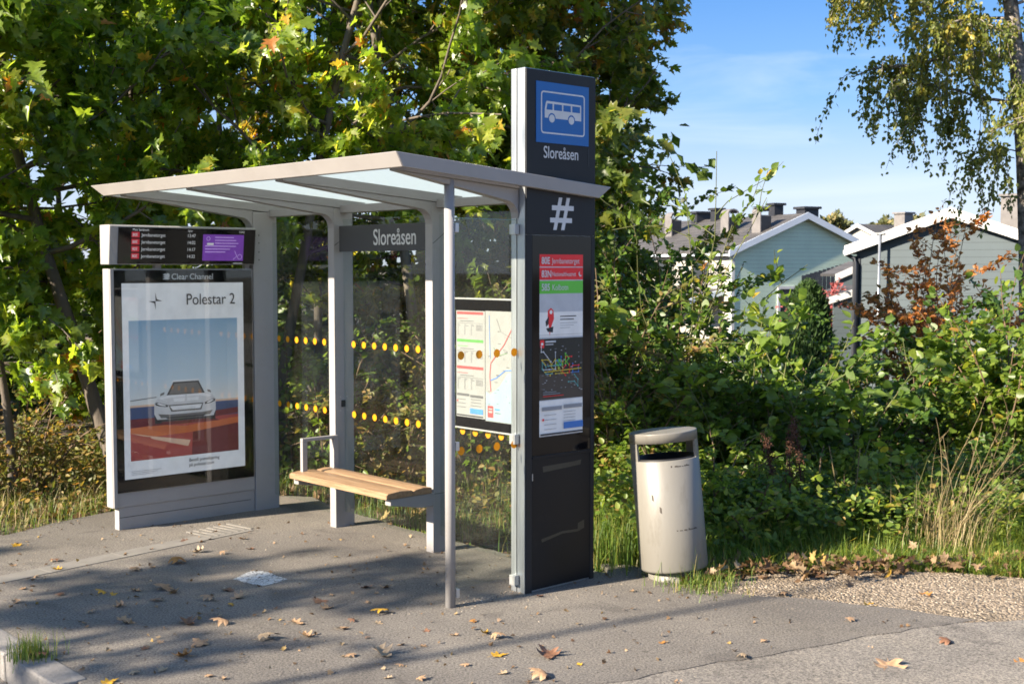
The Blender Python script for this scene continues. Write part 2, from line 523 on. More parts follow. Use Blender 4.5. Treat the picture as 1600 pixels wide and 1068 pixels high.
# little black socket and screws on the middle post
mb = MB().use(M['black_matt'])
mb.box(-2.2195, -2.212, 0.80, 0.832, 0.885, 0.935, 0.002)
mb.use(M['steel'])
for dv, z in ((-0.012, 0.96), (0.045, 0.96), (-0.012, 0.86), (0.045, 0.86)):
    mb.box(-2.2195, -2.217, 0.80+dv, 0.806+dv, z-0.003, z+0.003)
mb.build('socket', p2)
mb = MB().use(M['black_matt'])
for z in (1.96, 2.02, 2.09, 2.15): mb.box(-3.1846, -3.182, 0.70, 0.708, z-0.004, z+0.004)
mb.build('bolt', p1)

# roof: slopes down to the back. ztop(v)
def zt(v): return 2.502-(v+0.46)*0.071
U0, U1, V0, V1 = -3.60, 0.122, -0.46, 1.17
FH = 0.078
def fasc(mb, pts_top, inset):  # not used for all sides
    pass
mb = MB().use(M['fascia'])
def quad_beam(a, b, c, d, a2, b2, c2, d2):
    vs = [mb.bm.verts.new(p) for p in (a, b, c, d, a2, b2, c2, d2)]
    fs = [mb.bm.faces.new([vs[i] for i in q]) for q in ((0, 1, 2, 3), (7, 6, 5, 4), (0, 4, 5, 1), (1, 5, 6, 2), (2, 6, 7, 3), (3, 7, 4, 0))]
    bmesh.ops.recalc_face_normals(mb.bm, faces=fs)
    es = set(e for f in fs for e in f.edges)
    rb = bmesh.ops.bevel(mb.bm, geom=list(es), offset=0.003, segments=1, affect='EDGES')
    for f in list(rb['faces'])+[f for f in fs if f.is_valid]: f.material_index = mb.cur
W = 0.035
# front fascia (mitred into the right one), outer face leaning in towards the bottom
zf = zt(V0)
quad_beam((U0, V0, zf), (U1, V0, zf), (U1-W, V0+W, zf-0.002), (U0+W, V0+W, zf-0.002),
          (U0+0.12, V0+0.045, zf-FH), (U1-0.004, V0+0.045, zf-FH), (U1-W, V0+0.045+W, zf-FH), (U0+0.12+W, V0+0.045+W, zf-FH))
mb.build('fascia', sh)
mb = MB().use(M['fascia'])
zb = zt(V1)
quad_beam((U1, V0, zf), (U1, V1, zb), (U1-W, V1-W, zb), (U1-W, V0+W, zf-0.003),
          (U1-0.004, V0+0.047, zf-FH), (U1-0.004, V1-0.10, zb-FH+0.008), (U1-W-0.002, V1-0.10-W, zb-FH+0.008), (U1-W-0.002, V0+0.047+W, zf-FH))
mb.build('fascia', sh)
mb = MB().use(M['fascia'])
quad_beam((U0, V0, zf-0.001), (U0, V1, zb), (U0+W, V1-W, zb), (U0+W, V0+W, zf-0.001),
          (U0+0.122, V0+0.05, zf-FH), (U0+0.122, V1-0.1, zb-FH), (U0+0.122+W, V1-0.1-W, zb-FH), (U0+0.122+W, V0+0.05+W, zf-FH))
mb.build('fascia', sh)
mb = MB().use(M['fascia'])
quad_beam((U0, V1, zb-0.001), (-0.06, V1, zb-0.001), (-0.06, V1-W, zb-0.001), (U0+W, V1-W, zb-0.001),
          (U0+0.12, V1-0.1, zb-FH), (-0.06, V1-0.1, zb-FH), (-0.06, V1-0.1-W, zb-FH), (U0+0.12+W, V1-0.1-W, zb-FH))
mb.build('fascia', sh)
# ribs: upper rail plus tapering arm that curves into the post
def rib(uc, w, vpost, name='rib'):
    mb = MB().use(M['grey_beam'])
    v_a = V0+0.085
    def bot(v): return zt(v)-FH
    top = [(v_a, bot(v_a)+0.035), (V1-0.15, bot(V1-0.15)+0.035)]
    # arm outline (v, z)
    arm = [(v_a, bot(v_a)-0.004)]
    vz = vpost-0.10
    arm.append((vz, 2.285))
    for k in range(1, 6):
        a = k/5*PI/2
        arm.append((vz+0.10*math.sin(a), 2.285-0.035-0.065*(1-math.cos(a)) if False else 2.285-0.10*(1-math.cos(a))))
    arm += [(vpost+0.0005, bot(vpost)-0.0045)]
    mb.prism(arm, 'x', uc-w*0.49, uc+w*0.49, 0.002)
    rail = [(v_a, bot(v_a)-0.003), (v_a, bot(v_a)+0.0572), (V1-0.15, bot(V1-0.15)+0.0572), (V1-0.15, bot(V1-0.15)-0.003)]
    mb.prism(rail, 'x', uc-w/2-0.006, uc+w/2+0.006, 0.002)
    return mb.build(name, sh)
rib(-3.2375, 0.09, 0.655)
rib(-2.2575, 0.075, 0.745)
rib(-1.1475, 0.075, 0.765)
rib(-0.012, 0.066, 0.497)
# rails along the length
def rail(u0, u1, v, z0, h=0.06, w=0.05):
    mb = MB().use(M['grey_beam']); mb.box(u0, u1, v-w/2, v+w/2, z0, z0+h, 0.003); return mb.build('rail', sh)
for a, b in ((-3.24, -2.26), (-2.25, -1.15), (-1.14, -0.06)):
    rail(a, b, 0.83, 2.295, 0.055, 0.06)
# roof panes
for a, b in ((U0+0.04, -3.2385), (-3.2365, -2.2585), (-2.2565, -1.1485), (-1.1465, -0.052)):
    mb = MB().use(M['frost'])
    va, vb = V0+0.036, V1-0.04
    mb.prism([(va, zt(va)-0.02), (vb, zt(vb)-0.02), (vb, zt(vb)-0.012), (va, zt(va)-0.012)], 'x', a, b)
    mb.build('roof_pane', sh)

# glass walls with dots
def disc(mb, c, r, axis, n=14):
    pts = []
    for k in range(n):
        a = 2*PI*k/n
        if axis == 'v': pts.append((c[0]+r*math.cos(a), c[1], c[2]+r*math.sin(a)))
        else: pts.append((c[0], c[1]+r*math.cos(a), c[2]+r*math.sin(a)))
    if axis == 'v': pts = pts
    mb.face(pts)
def pane_back(u0, u1, dots_from, n, mat):
    mb = MB().use(M['glass']); mb.box(u0, u1, BACK-0.005, BACK+0.005, 0.11, 2.25)
    g = mb.build('glass_wall', sh)
    mb = MB().use(mat); disc(mb, (0, 0, 0), 0.0245, 'v')
    d0 = mb.build('marker_dot', g); first = True
    for z in (1.347, 0.838):
        for k in range(n):
            u = dots_from+k*0.1255
            if u0+0.03 < u < u1-0.03:
                o = d0 if first else d0.copy()
                if not first: COL.objects.link(o); o.parent = g
                first = False
                o.location = (u, BACK-0.0062, z)
pane_back(-3.183, -2.297, -3.10, 7, M['amber_dot'])
pane_back(-2.218, -1.187, -1.97-0.1255, 9, M['amber_dot'])
pane_back(-1.108, -0.05, -1.0, 8, M['amber_dot'])
mb = MB().use(M['glass']); mb.box(-0.005, 0.005, 0.04, 0.492, 0.10, 2.172)
sg = mb.build('glass_wall', sh)
mb = MB().use(M['orange_dot']); disc(mb, (0, 0, 0), 0.0245, 'u')
d0 = mb.build('marker_dot', sg)
for k in range(8):
    o = d0 if k == 0 else d0.copy()
    if k: COL.objects.link(o); o.parent = sg
    o.location = (0.0062, 0.072+(k % 4)*0.134, (1.411, 0.875)[k//4])
mb = MB().use(M['edge']); mb.box(-0.0052, 0.0052, 0.04, 0.492, 2.1725, 2.176)
mb.build('glass_edge', sg)
for z in (2.12, 0.905, 0.075):
    mb = MB().use(M['steel']); mb.box(-0.024, 0.024, 0.462, 0.497, z-0.03, z+0.03, 0.004); mb.build('glass_clamp', sg)
    mb = MB().use(M['steel']); mb.box(-0.018, 0.018, 0.024, 0.05, z-0.025, z+0.025, 0.004); mb.build('glass_clamp', sg)

# name board
mb = MB().use(M['name_board']); mb.box(-2.215, -1.19, 0.79, 0.81, 2.015, 2.2, 0.003)
nb = mb.build('name_board', sh)
text_mesh('lettering', 'Sloreåsen', 0.158, M['white'], nb, (-1.80, 0.7885, 2.058), ROT_V, 0.80, bold=0.0008)

# bench: two planks, steel edge plates, armrest
bz = 0.45
for va, vb in ((0.36, 0.575), (0.579, 0.735)):
    mb = MB().use(M['wood'])
    pr = [(va, bz-0.040), (vb, bz-0.040), (vb, bz-0.006), (vb-0.012, bz), ((va+vb)/2, bz+0.006), (va+0.016, bz-0.002), (va, bz-0.013)]
    mb.prism(pr, 'x', -2.235, -1.085, 0.003)
    mb.build('bench_seat', sh)
for uc in (-2.21, -1.125):
    mb = MB().use(M['grey_beam'])
    mb.prism([(0.40, bz-0.0405), (0.765, bz-0.0405), (0.765, bz-0.13), (0.66, bz-0.13), (0.40, bz-0.085)], 'x', uc-0.03, uc+0.03, 0.003)
    mb.build('bench_bracket', sh)
mb = MB().use(M['grey'])
mb.box(-2.20, -2.168, 0.43, 0.47, bz-0.045, bz+0.215, 0.004)
mb.box(-2.20, -2.168, 0.695, 0.735, bz-0.045, bz+0.215, 0.004)
mb.box(-2.2005, -2.1675, 0.43, 0.735, bz+0.2155, bz+0.24, 0.005)
mb.build('armrest', sh)

# timetable case on the back wall
mb = MB().use(M['black']); mb.box(-0.905, -0.10, 0.79, 0.822, 0.872, 1.697, 0.003)
mb.use(M['steel']); mb.box(-0.907, -0.098, 0.786, 0.824, 1.6975, 1.707); mb.box(-0.907, -0.098, 0.786, 0.824, 0.862, 0.8715)
tt = mb.build('timetable_case', sh)
class Sheet:
    """print on a flat face: rectangles, lines and polygons in (s, z), each a hair above the last"""
    def __init__(self, face, base):
        self.mb = MB(); self.face = face; self.base = base; self.k = 0
    def P(self, s, z):
        o = self.base+self.k*0.00006
        return (s, -o, z) if self.face == 'v' else (o, s, z)
    def poly(self, pts, m, same=False):
        if not same: self.k += 1
        self.mb.use(m).face([self.P(*p) for p in pts]); return self
    def rect(self, s0, s1, z0, z1, m, same=False): return self.poly([(s0, z0), (s1, z0), (s1, z1), (s0, z1)], m, same)
    def line(self, pts, w, m):
        self.k += 1
        for (a, b), (c, d) in zip(pts[:-1], pts[1:]):
            dx, dz = c-a, d-b; L = math.hypot(dx, dz) or 1
            nx, nz = -dz/L*w/2, dx/L*w/2
            self.mb.use(m).face([self.P(a+nx, b+nz), self.P(a-nx, b-nz), self.P(c-nx, d-nz), self.P(c+nx, d+nz)])
        return self
    def circ(self, s, z, r, m, n=16, rz=None):
        return self.poly([(s+r*math.cos(2*PI*k/n), z+(rz or r)*math.sin(2*PI*k/n)) for k in range(n)], m)
    def build(self, name, parent): return self.mb.build(name, parent)
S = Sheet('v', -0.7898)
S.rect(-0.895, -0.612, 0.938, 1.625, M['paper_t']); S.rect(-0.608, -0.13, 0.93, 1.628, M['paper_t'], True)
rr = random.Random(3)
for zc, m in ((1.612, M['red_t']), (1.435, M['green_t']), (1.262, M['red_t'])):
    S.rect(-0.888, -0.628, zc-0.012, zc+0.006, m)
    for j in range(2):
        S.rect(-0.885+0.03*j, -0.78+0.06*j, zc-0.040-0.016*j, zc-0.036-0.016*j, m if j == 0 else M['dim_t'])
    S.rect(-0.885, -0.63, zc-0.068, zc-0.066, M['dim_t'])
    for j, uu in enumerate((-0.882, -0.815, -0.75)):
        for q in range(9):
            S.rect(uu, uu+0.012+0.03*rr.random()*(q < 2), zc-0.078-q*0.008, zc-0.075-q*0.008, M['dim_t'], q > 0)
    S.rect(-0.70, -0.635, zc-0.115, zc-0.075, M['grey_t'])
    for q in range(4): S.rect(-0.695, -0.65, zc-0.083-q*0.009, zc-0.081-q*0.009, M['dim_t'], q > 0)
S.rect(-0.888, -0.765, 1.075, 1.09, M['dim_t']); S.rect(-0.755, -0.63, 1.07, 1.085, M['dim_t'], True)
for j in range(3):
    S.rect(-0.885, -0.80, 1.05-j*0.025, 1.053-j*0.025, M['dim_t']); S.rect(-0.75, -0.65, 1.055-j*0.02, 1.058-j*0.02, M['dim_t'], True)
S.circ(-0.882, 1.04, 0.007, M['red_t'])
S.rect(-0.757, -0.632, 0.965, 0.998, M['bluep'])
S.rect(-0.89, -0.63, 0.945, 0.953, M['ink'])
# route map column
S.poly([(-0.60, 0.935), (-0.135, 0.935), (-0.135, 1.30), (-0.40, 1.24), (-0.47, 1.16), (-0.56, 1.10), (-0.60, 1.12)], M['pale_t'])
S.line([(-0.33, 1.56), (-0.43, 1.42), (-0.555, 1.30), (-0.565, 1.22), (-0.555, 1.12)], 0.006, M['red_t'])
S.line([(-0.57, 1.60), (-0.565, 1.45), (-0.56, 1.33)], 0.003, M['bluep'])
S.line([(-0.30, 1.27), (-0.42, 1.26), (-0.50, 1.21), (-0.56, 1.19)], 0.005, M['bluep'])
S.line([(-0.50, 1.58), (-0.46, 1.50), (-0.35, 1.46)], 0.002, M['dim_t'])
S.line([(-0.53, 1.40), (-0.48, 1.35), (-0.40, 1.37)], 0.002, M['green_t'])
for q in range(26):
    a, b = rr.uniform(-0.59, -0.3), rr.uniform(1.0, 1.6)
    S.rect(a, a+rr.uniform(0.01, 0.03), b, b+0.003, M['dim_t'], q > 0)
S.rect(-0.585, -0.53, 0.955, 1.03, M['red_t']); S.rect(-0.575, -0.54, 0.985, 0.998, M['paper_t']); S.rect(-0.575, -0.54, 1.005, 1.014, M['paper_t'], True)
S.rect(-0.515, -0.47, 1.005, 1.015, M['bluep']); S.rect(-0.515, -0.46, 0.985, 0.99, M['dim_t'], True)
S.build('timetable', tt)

# ---------------- advert panel (left end wall, looks along +u)
UF = -3.185
mb = MB().use(M['grey'])
mb.box(-3.30, UF-0.012, -0.515, 0.652, 0.165, 1.892, 0.006)
mb.box(-3.275, UF-0.02, -0.468, 0.652, -0.12, 0.1645, 0.003)
mb.use(M['black_matt']).box(UF-0.0205, UF-0.0192, -0.462, 0.62, 0.088, 0.092)
ad = mb.build('advert_panel', sh)
mb = MB().use(M['black'])
mb.box(UF-0.0118, UF-0.004, -0.485, 0.64, 0.272, 1.882, 0.002)
mb.build('black_frame', ad)
mb = MB().use(M['grey']); mb.box(UF-0.0118, UF+0.004, -0.512, -0.4855, 0.17, 1.889, 0.002); mb.build('edge_trim', ad)
def picture_mat():
    m, nt, b = new_mat('printed_sky')
    tc = node(nt, 'ShaderNodeTexCoord'); sp = node(nt, 'ShaderNodeSeparateXYZ')
    nt.links.new(tc.outputs['Object'], sp.inputs[0])
    mr = node(nt, 'ShaderNodeMapRange'); mr.inputs['From Min'].default_value = 0.9; mr.inputs['From Max'].default_value = 1.52
    nt.links.new(sp.outputs['Z'], mr.inputs['Value'])
    r = ramp(nt, mr.outputs[0], [(0, (0.60, 0.60, 0.58)), (0.3, (0.42, 0.52, 0.59)), (1, (0.21, 0.34, 0.47))])
    nt.links.new(r.outputs[0], b.inputs['Base Color']); b.inputs['Roughness'].default_value = 0.6
    nt.links.new(r.outputs[0], b.inputs['Emission Color']); b.inputs['Emission Strength'].default_value = 0.07
    return m
M['pic'] = picture_mat()
M['pposter'] = flat('lit_poster_paper', (0.634, 0.642, 0.660), 0.6, 0.3, 0.10)
M['sea'] = flat('printed_sea', (0.06, 0.085, 0.17), 0.6, 0.3, 0.06)
M['sand'] = flat('printed_red_ground', (0.351, 0.068, 0.061), 0.6, 0.3, 0.06)
M['orange'] = flat('printed_orange_ground', (0.50, 0.13, 0.05), 0.6, 0.3, 0.06)
M['dusk'] = flat('printed_pale_band', (0.62, 0.42, 0.30), 0.6, 0.3, 0.06)
M['maroon'] = flat('printed_maroon', (0.14, 0.03, 0.035), 0.6, 0.3, 0.06)
M['carw'] = flat('printed_silver', (0.484, 0.484, 0.493), 0.6, 0.3, 0.08)
M['carl'] = flat('printed_pale_silver', (0.616, 0.616, 0.625), 0.6, 0.3, 0.08)
M['card'] = flat('printed_dark_grey', (0.06, 0.06, 0.065), 0.6, 0.3, 0.02)
M['carm'] = flat('printed_mid_grey', (0.15, 0.145, 0.14), 0.6, 0.3, 0.04)
S = Sheet('u', UF-0.0036)
S.rect(-0.425, 0.562, 0.365, 1.787, M['pposter'])
pa, pb, z0, z1 = -0.377, 0.507, 0.495, 1.517
S.rect(pa, pb, 0.86, z1, M['pic'])
S.rect(pa, pb, 0.775, 0.885, M['sea']); S.rect(pa, pb, 0.885, 0.90, M['dusk'], True)
S.rect(pa, pb, z0, 0.80, M['sand'], True)
S.poly([(pa, 0.735), (0.0, 0.74), (pb, 0.79), (pb, 0.83), (0.1, 0.80), (pa, 0.80)], M['maroon'])
S.poly([(pa, 0.735), (-0.15, 0.745), (0.05, 0.72), (pb, 0.755), (pb, 0.70), (0.1, 0.67), (-0.2, 0.66), (pa, 0.70)], M['orange'])
S.poly([(pa, 0.70), (-0.21, 0.665), (0.1, 0.61), (0.08, 0.565), (-0.19, 0.64), (-0.24, 0.66)], M['dusk'])
S.poly([(pa, z0), (0.08, z0), (0.09, 0.565), (-0.21, 0.605), (-0.22, 0.66), (pa, 0.69)], M['sand'])
S.poly([(0.11, z0), (pb, z0), (pb, 0.71), (0.12, 0.67)], M['maroon'])
# the car on the poster, seen from the front
c0, w = 0.065, 0.235
def car(pts, m): S.poly([(c0+x*w, 0.80+y*w) for x, y in pts], m)
car([(-1.05, -0.22), (1.0, -0.22), (1.03, 0.05), (-1.08, 0.05)], M['card'])
car([(-1.25, -0.26), (1.2, -0.26), (1.0, -0.16), (-1.02, -0.16)], M['maroon'])
car([(-1.06, -0.20), (-0.84, -0.20), (-0.80, 0.15), (-1.08, 0.2)], M['ink'])
car([(1.04, -0.20), (0.82, -0.20), (0.78, 0.15), (1.06, 0.2)], M['ink'])
car([(-1.02, 0.52), (-0.90, 0.62), (-0.62, 0.68), (0.66, 0.68), (0.95, 0.60), (1.06, 0.45), (1.06, 0.1), (0.98, -0.08), (-0.98, -0.08), (-1.08, 0.1), (-1.08, 0.42)], M['carw'])
car([(-0.66, 0.66), (0.68, 0.66), (0.46, 1.08), (-0.42, 1.08)], M['card'])
car([(-0.58, 0.69), (0.60, 0.69), (0.42, 1.03), (-0.38, 1.03)], M['carm'])
car([(-0.50, 1.08), (0.52, 1.08), (0.44, 1.13), (-0.40, 1.13)], M['carl'])
car([(-0.95, 0.60), (-0.62, 0.67), (0.66, 0.67), (0.92, 0.58), (0.60, 0.45), (-0.56, 0.45)], M['carl'])
car([(-1.05, 0.45), (-0.98, 0.47), (-0.60, 0.36), (-0.62, 0.30), (-0.86, 0.33), (-1.03, 0.38)], M['card'])
car([(1.05, 0.45), (0.98, 0.47), (0.66, 0.36), (0.68, 0.30), (0.88, 0.33), (1.03, 0.38)], M['card'])
car([(-0.60, 0.36), (0.62, 0.36), (0.55, 0.14), (-0.50, 0.14)], M['carm'])
car([(-0.55, 0.32), (0.57, 0.32), (0.50, 0.19), (-0.45, 0.19)], M['carl'])
car([(-0.95, 0.10), (-0.6, 0.06), (0.6, 0.06), (0.95, 0.10), (0.85, -0.04), (-0.85, -0.04)], M['carm'])
car([(-0.88, 0.66), (-0.74, 0.70), (-0.72, 0.78), (-0.86, 0.74)], M['carm'])
car([(0.90, 0.66), (0.78, 0.70), (0.76, 0.78), (0.88, 0.74)], M['carm'])
car([(-1.0, 0.43), (-0.93, 0.445), (-0.68, 0.36), (-0.70, 0.335), (-0.86, 0.36)], M['carl'])
car([(1.0, 0.43), (0.93, 0.445), (0.74, 0.36), (0.76, 0.335), (0.88, 0.36)], M['carl'])
car([(-0.80, 0.56), (-0.45, 0.60), (-0.40, 0.46), (-0.56, 0.45)], M['carw'])
car([(0.80, 0.54), (0.48, 0.60), (0.44, 0.46), (0.60, 0.45)], M['carw'])
car([(-0.02, 0.66), (0.04, 0.66), (0.05, 0.46), (-0.03, 0.46)], M['carw'])
car([(-1.06, 0.30), (-0.88, 0.28), (-0.72, 0.10), (-0.95, 0.10)], M['carw'])
car([(1.04, 0.30), (0.88, 0.28), (0.74, 0.10), (0.95, 0.10)], M['carw'])
car([(-0.30, 0.24), (0.34, 0.24), (0.34, 0.215), (-0.30, 0.215)], M['carw'])
car([(-0.72, -0.02), (0.72, -0.02), (0.62, -0.075), (-0.62, -0.075)], M['card'])
car([(-0.45, 0.56), (0.5, 0.56), (0.55, 0.59), (-0.5, 0.59)], M['carw'])
S.line([(pa, 0.935), (c0-1.0*w, 0.95)], 0.006, M['carm'])
# four-pointed star mark
sx, sz = -0.165, 1.655
for pts in ([(0, 0.065), (0.010, 0.014), (0.0, 0.0)], [(0.055, 0.0), (0.010, 0.014), (0, 0)], [(0, -0.065), (-0.010, -0.014), (0, 0)], [(-0.055, 0.0), (-0.010, -0.014), (0, 0)]):
    S.poly([(sx+a, sz+b) for a, b in pts], M['ink'])
for q in range(3): S.rect(-0.375, -0.14-0.03*q, 0.418-q*0.012, 0.421-q*0.012, M['dim'], q > 0)
S.build('poster', ad)
ux = UF+0.0045
text_mesh('poster_lettering', 'Polestar 2', 0.118, M['ink'], ad, (ux-0.0005, 0.075, 1.625), ROT_U, 0.86)
text_mesh('poster_lettering', 'Bestill prøvekjøring\npå polestar.com', 0.036, M['ink'], ad, (ux-0.0005, 0.082, 0.447), ROT_U, 0.9)
mb = MB().use(M['cover']); mb.box(UF+0.0062, UF+0.0102, -0.482, 0.637, 0.275, 1.88); mb.build('cover_glass', ad)
text_mesh('maker_lettering', 'Clear Channel', 0.062, M['letter'], ad, (UF-0.0037, -0.035, 1.813), ROT_U, 0.95, bold=0.0004)
S = Sheet('u', UF-0.0038)
for q in range(3): S.poly([(-0.105, 1.815+q*0.016), (-0.06, 1.812+q*0.012), (-0.045, 1.822+q*0.014), (-0.085, 1.828+q*0.014)], M['letter'])
S.circ(-0.062, 1.846, 0.013, M['letter'])
S.build('maker_mark', ad)

# ---------------- departure display above the advert, face leaning down
mb = MB().use(M['grey'])
mb.prism([(-3.30, 1.922), (-3.165, 1.922), (-3.135, 2.195), (-3.15, 2.205), (-3.30, 2.205)], 'y', -0.53, 0.652, 0.004)
mb.box(-3.26, -3.22, -0.15, -0.10, 1.8925, 1.9215); mb.box(-3.26, -3.22, 0.60, 0.64, 1.8925, 1.9215)
dp = mb.build('departure_display', sh)
# children laid out on the leaning face: local frame with y = along v, z = up the face
fr = bpy.data.objects.new('screen', None)
tilt = math.atan2(0.03, 0.273)
def lean(o):
    o.location = (-3.164, 0, 1.928); o.rotation_euler = (0, tilt, 0); return o
mb = MB().use(M['black']); mb.box(0.0, 0.006, -0.465, 0.645, 0.0, 0.262, 0.002)
lean(mb.build('screen', dp))
S = Sheet('u', 0.0062)
S.rect(-0.37, 0.10, 0.015, 0.245, M['screen_off'])
for q in range(4):
    z = 0.192-q*0.051
    S.rect(-0.365, -0.305, z-0.002, z+0.038, M['scr_red'])
S.rect(0.20, 0.545, 0.025, 0.222, M['scr_pur'])
for q, (a, b) in enumerate(((0.30, 0.46), (0.30, 0.48), (0.30, 0.50), (0.22, 0.48), (0.22, 0.43), (0.22, 0.39))):
    S.rect(a, b, 0.198-q*0.022, 0.204-q*0.022, M['scr_lil'], q > 0)
S.line([(0.47, 0.10), (0.49, 0.06), (0.46, 0.035)], 0.004, M['scr_lil']); S.circ(0.515, 0.055, 0.02, M['scr_lil']); S.circ(0.515, 0.055, 0.016, M['scr_pur'])
S.circ(0.245, 0.19, 0.016, M['scr_lil']); S.circ(0.245, 0.19, 0.012, M['scr_pur'])
S.rect(0.235, 0.29, 0.143, 0.158, M['scr_txt'])
S.rect(0.46, 0.54, 0.004, 0.008, M['scr_txt'])
items = []
def lay(s, size, m, y, z, x=0.0088, sx=0.9):
    me = text_mesh('t', s, size, m, None, None, None, sx, ext=0.0002)
    items.append((me, Matrix.Translation((x, y, z)) @ Euler(ROT_U).to_matrix().to_4x4()))
lay('Mot Sentrum', 0.026, M['scr_txt'], -0.36, 0.238)
for q, t in enumerate(('13:47', '14:02', '14:17', '14:32')):
    z = 0.198-q*0.051
    lay('80E', 0.03, M['scr_txt'], -0.36, z+0.002); lay('Jernbanetorget', 0.034, M['scr_txt'], -0.29, z); lay(t, 0.034, M['scr_txt'], 0.07, z)
lay('Spor', 0.022, M['scr_txt'], 0.075, 0.238); lay('13:42', 0.024, M['scr_txt'], 0.50, 0.236)
lean(S.build('screen_picture', dp))
lean(merge_meshes('screen_lettering', items, dp))
COLX = bpy.data.objects; COLX.remove(fr)

# ================================================================== stop pylon
PV0, PV1, PU0, PU1, PH = 0.50, 1.07, -0.048, 0.08, 3.04
py = thing('stop_pylon', 'tall charcoal bus stop pylon with blue bus sign rising through the shelter roof', 'bus stop sign', uv(0, 0, 0), ANG)
mb = MB().use(M['alu'])
mb.box(PU0, -0.004, PV0, PV1, -0.1, PH, 0.004)
mb.box(0.004, PU1-0.012, PV0, PV1, -0.1, PH-0.0005, 0.003)
mb.use(M['black_matt']).box(-0.0042, 0.0042, PV0+0.012, PV1-0.01, -0.1, PH-0.01)
mb.build('aluminium_core', py)
def panel(z0, z1, name, m, v0=PV0+0.002, v1=PV1-0.002):
    mb = MB().use(m); mb.box(PU1-0.0118, PU1, v0, v1, z0, z1, 0.003); return mb.build(name, py)
up = panel(2.09, 3.035, 'upper_panel', M['char'])
mb = MB().use(M['char'])
mb.box(PU1-0.0118, PU1, PV0+0.002, 0.548, 0.0, 2.0885, 0.003)
mb.box(PU1-0.0118, PU1, 1.036, PV1-0.002, 0.0, 2.0885, 0.003)
mb.build('side_trim', py)
mb = MB().use(M['door']); mb.box(PU1-0.0118, PU1-0.002, 0.5495, 1.0345, 0.012, 0.785, 0.003)
mb.use(M['black_matt']).box(PU1-0.0118, PU1+0.004, 0.5495, 1.0345, 0.7862, 0.80, 0.002)
dr = mb.build('lower_door', py)
S = Sheet('u', PU1-0.0018)
S.poly([(0.635, 0.735), (0.90, 0.74), (0.96, 0.745), (0.95, 0.715), (0.64, 0.70)], M['tape'])
S.poly([(0.625, 0.305), (0.80, 0.33), (0.93, 0.325), (0.93, 0.36), (0.985, 0.375), (0.985, 0.325), (0.93, 0.31), (0.80, 0.315), (0.63, 0.285)], M['tape'])
S.build('tape_marks', dr)
mb = MB().use(M['steel']); mb.box(PU1-0.0018, PU1+0.002, 0.549, 0.5535, 0.66, 0.70); mb.build('hinge', dr)
mb = MB().use(M['black']); mb.box(PU1-0.0118, PU1-0.001, 0.5495, 1.0345, 0.802, 2.0875, 0.002)
sc = mb.build('info_case', py)
S = Sheet('u', PU1-0.0009)
a, b = 0.607, 0.966
S.rect(a, b, 0.91, 1.977, M['paper2'])
S.rect(a, b, 1.906, 1.977, M['red']); S.rect(a, b, 1.829, 1.900, M['red'], True); S.rect(a, b, 1.748, 1.823, M['green'], True)
S.rect(a, b, 1.495, 1.64, M['paper']); S.rect(a, b, 1.64, 1.745, M['paper2'], True); S.rect(a, b, 1.125, 1.485, M['mapdark'], True); S.rect(a, b, 1.125, 1.28, M['mapbrown'])
S.rect(a, b, 0.915, 1.12, M['paper'], True)
# pin-shaped figure on the paper
S.poly([(0.69, 1.50), (0.705, 1.56), (0.725, 1.60), (0.72, 1.65), (0.70, 1.665), (0.675, 1.65), (0.672, 1.61), (0.682, 1.56)], M['red'])
S.circ(0.70, 1.64, 0.012, M['paper']); S.poly([(0.655, 1.585), (0.685, 1.62), (0.68, 1.57), (0.66, 1.555)], M['ink']); S.poly([(0.66, 1.545), (0.72, 1.555), (0.715, 1.52), (0.675, 1.525)], M['ink'])
for q in range(2): S.rect(0.775, 0.91-0.02*q, 1.61-q*0.018, 1.616-q*0.018, M['ink'], q > 0)
for q in range(3): S.rect(0.775, 0.92-0.03*q, 1.572-q*0.014, 1.575-q*0.014, M['dim'], q > 0)
S.rect(a, b, 1.505, 1.507, M['dim'])
# line map
S.rect(0.612, 0.645, 1.432, 1.478, M['red']); S.rect(0.620, 0.637, 1.448, 1.462, M['paper'])
S.rect(0.655, 0.74, 1.462, 1.472, M['white']); S.rect(0.655, 0.72, 1.448, 1.453, M['white'], True)
rr = random.Random(11)
cols = [M['ylw'], M['teal'], M['red'], M['ylw'], M['bluep'], M['white'], M['green']]
for q in range(16):
    x, z = rr.uniform(0.63, 0.94), rr.uniform(1.24, 1.36); m = cols[q % 7]
    pts = [(x, z)]
    for j in range(4):
        dx, dz = rr.choice([(0.05, 0), (0, 0.05), (0.03, 0.03), (-0.03, 0.03), (0, -0.04), (-0.05, 0), (0.03, -0.03)])
        x = min(0.955, max(0.617, x+dx)); z = min(1.44, max(1.17, z+dz)); pts.append((x, z))
    S.line(pts, 0.0045, m)
    for p in pts: S.circ(p[0], p[1], 0.0055, m, 8)
S.line([(0.64, 1.29), (0.95, 1.30)], 0.006, M['ylw'])
for q in range(60):
    x, z = rr.uniform(0.615, 0.945), rr.uniform(1.17, 1.44)
    S.rect(x, x+rr.uniform(0.006, 0.018), z, z+0.003, M['dim'] if q % 3 else M['letter'], q > 0)
for q in range(3): S.rect(0.63, 0.80-0.03*q, 1.145+q*0.012, 1.149+q*0.012, M['red'] if q == 0 else M['dim'], q > 0)
S.rect(0.622, 0.785, 1.062, 1.085, M['dim']); S.rect(0.80, 0.955, 1.066, 1.089, M['dim'], True)
for q in range(4): S.rect(0.64, 0.74, 1.035-q*0.028, 1.038-q*0.028, M['dim'], q > 0); S.rect(0.80, 0.90, 1.045-q*0.018, 1.048-q*0.018, M['dim'], True)
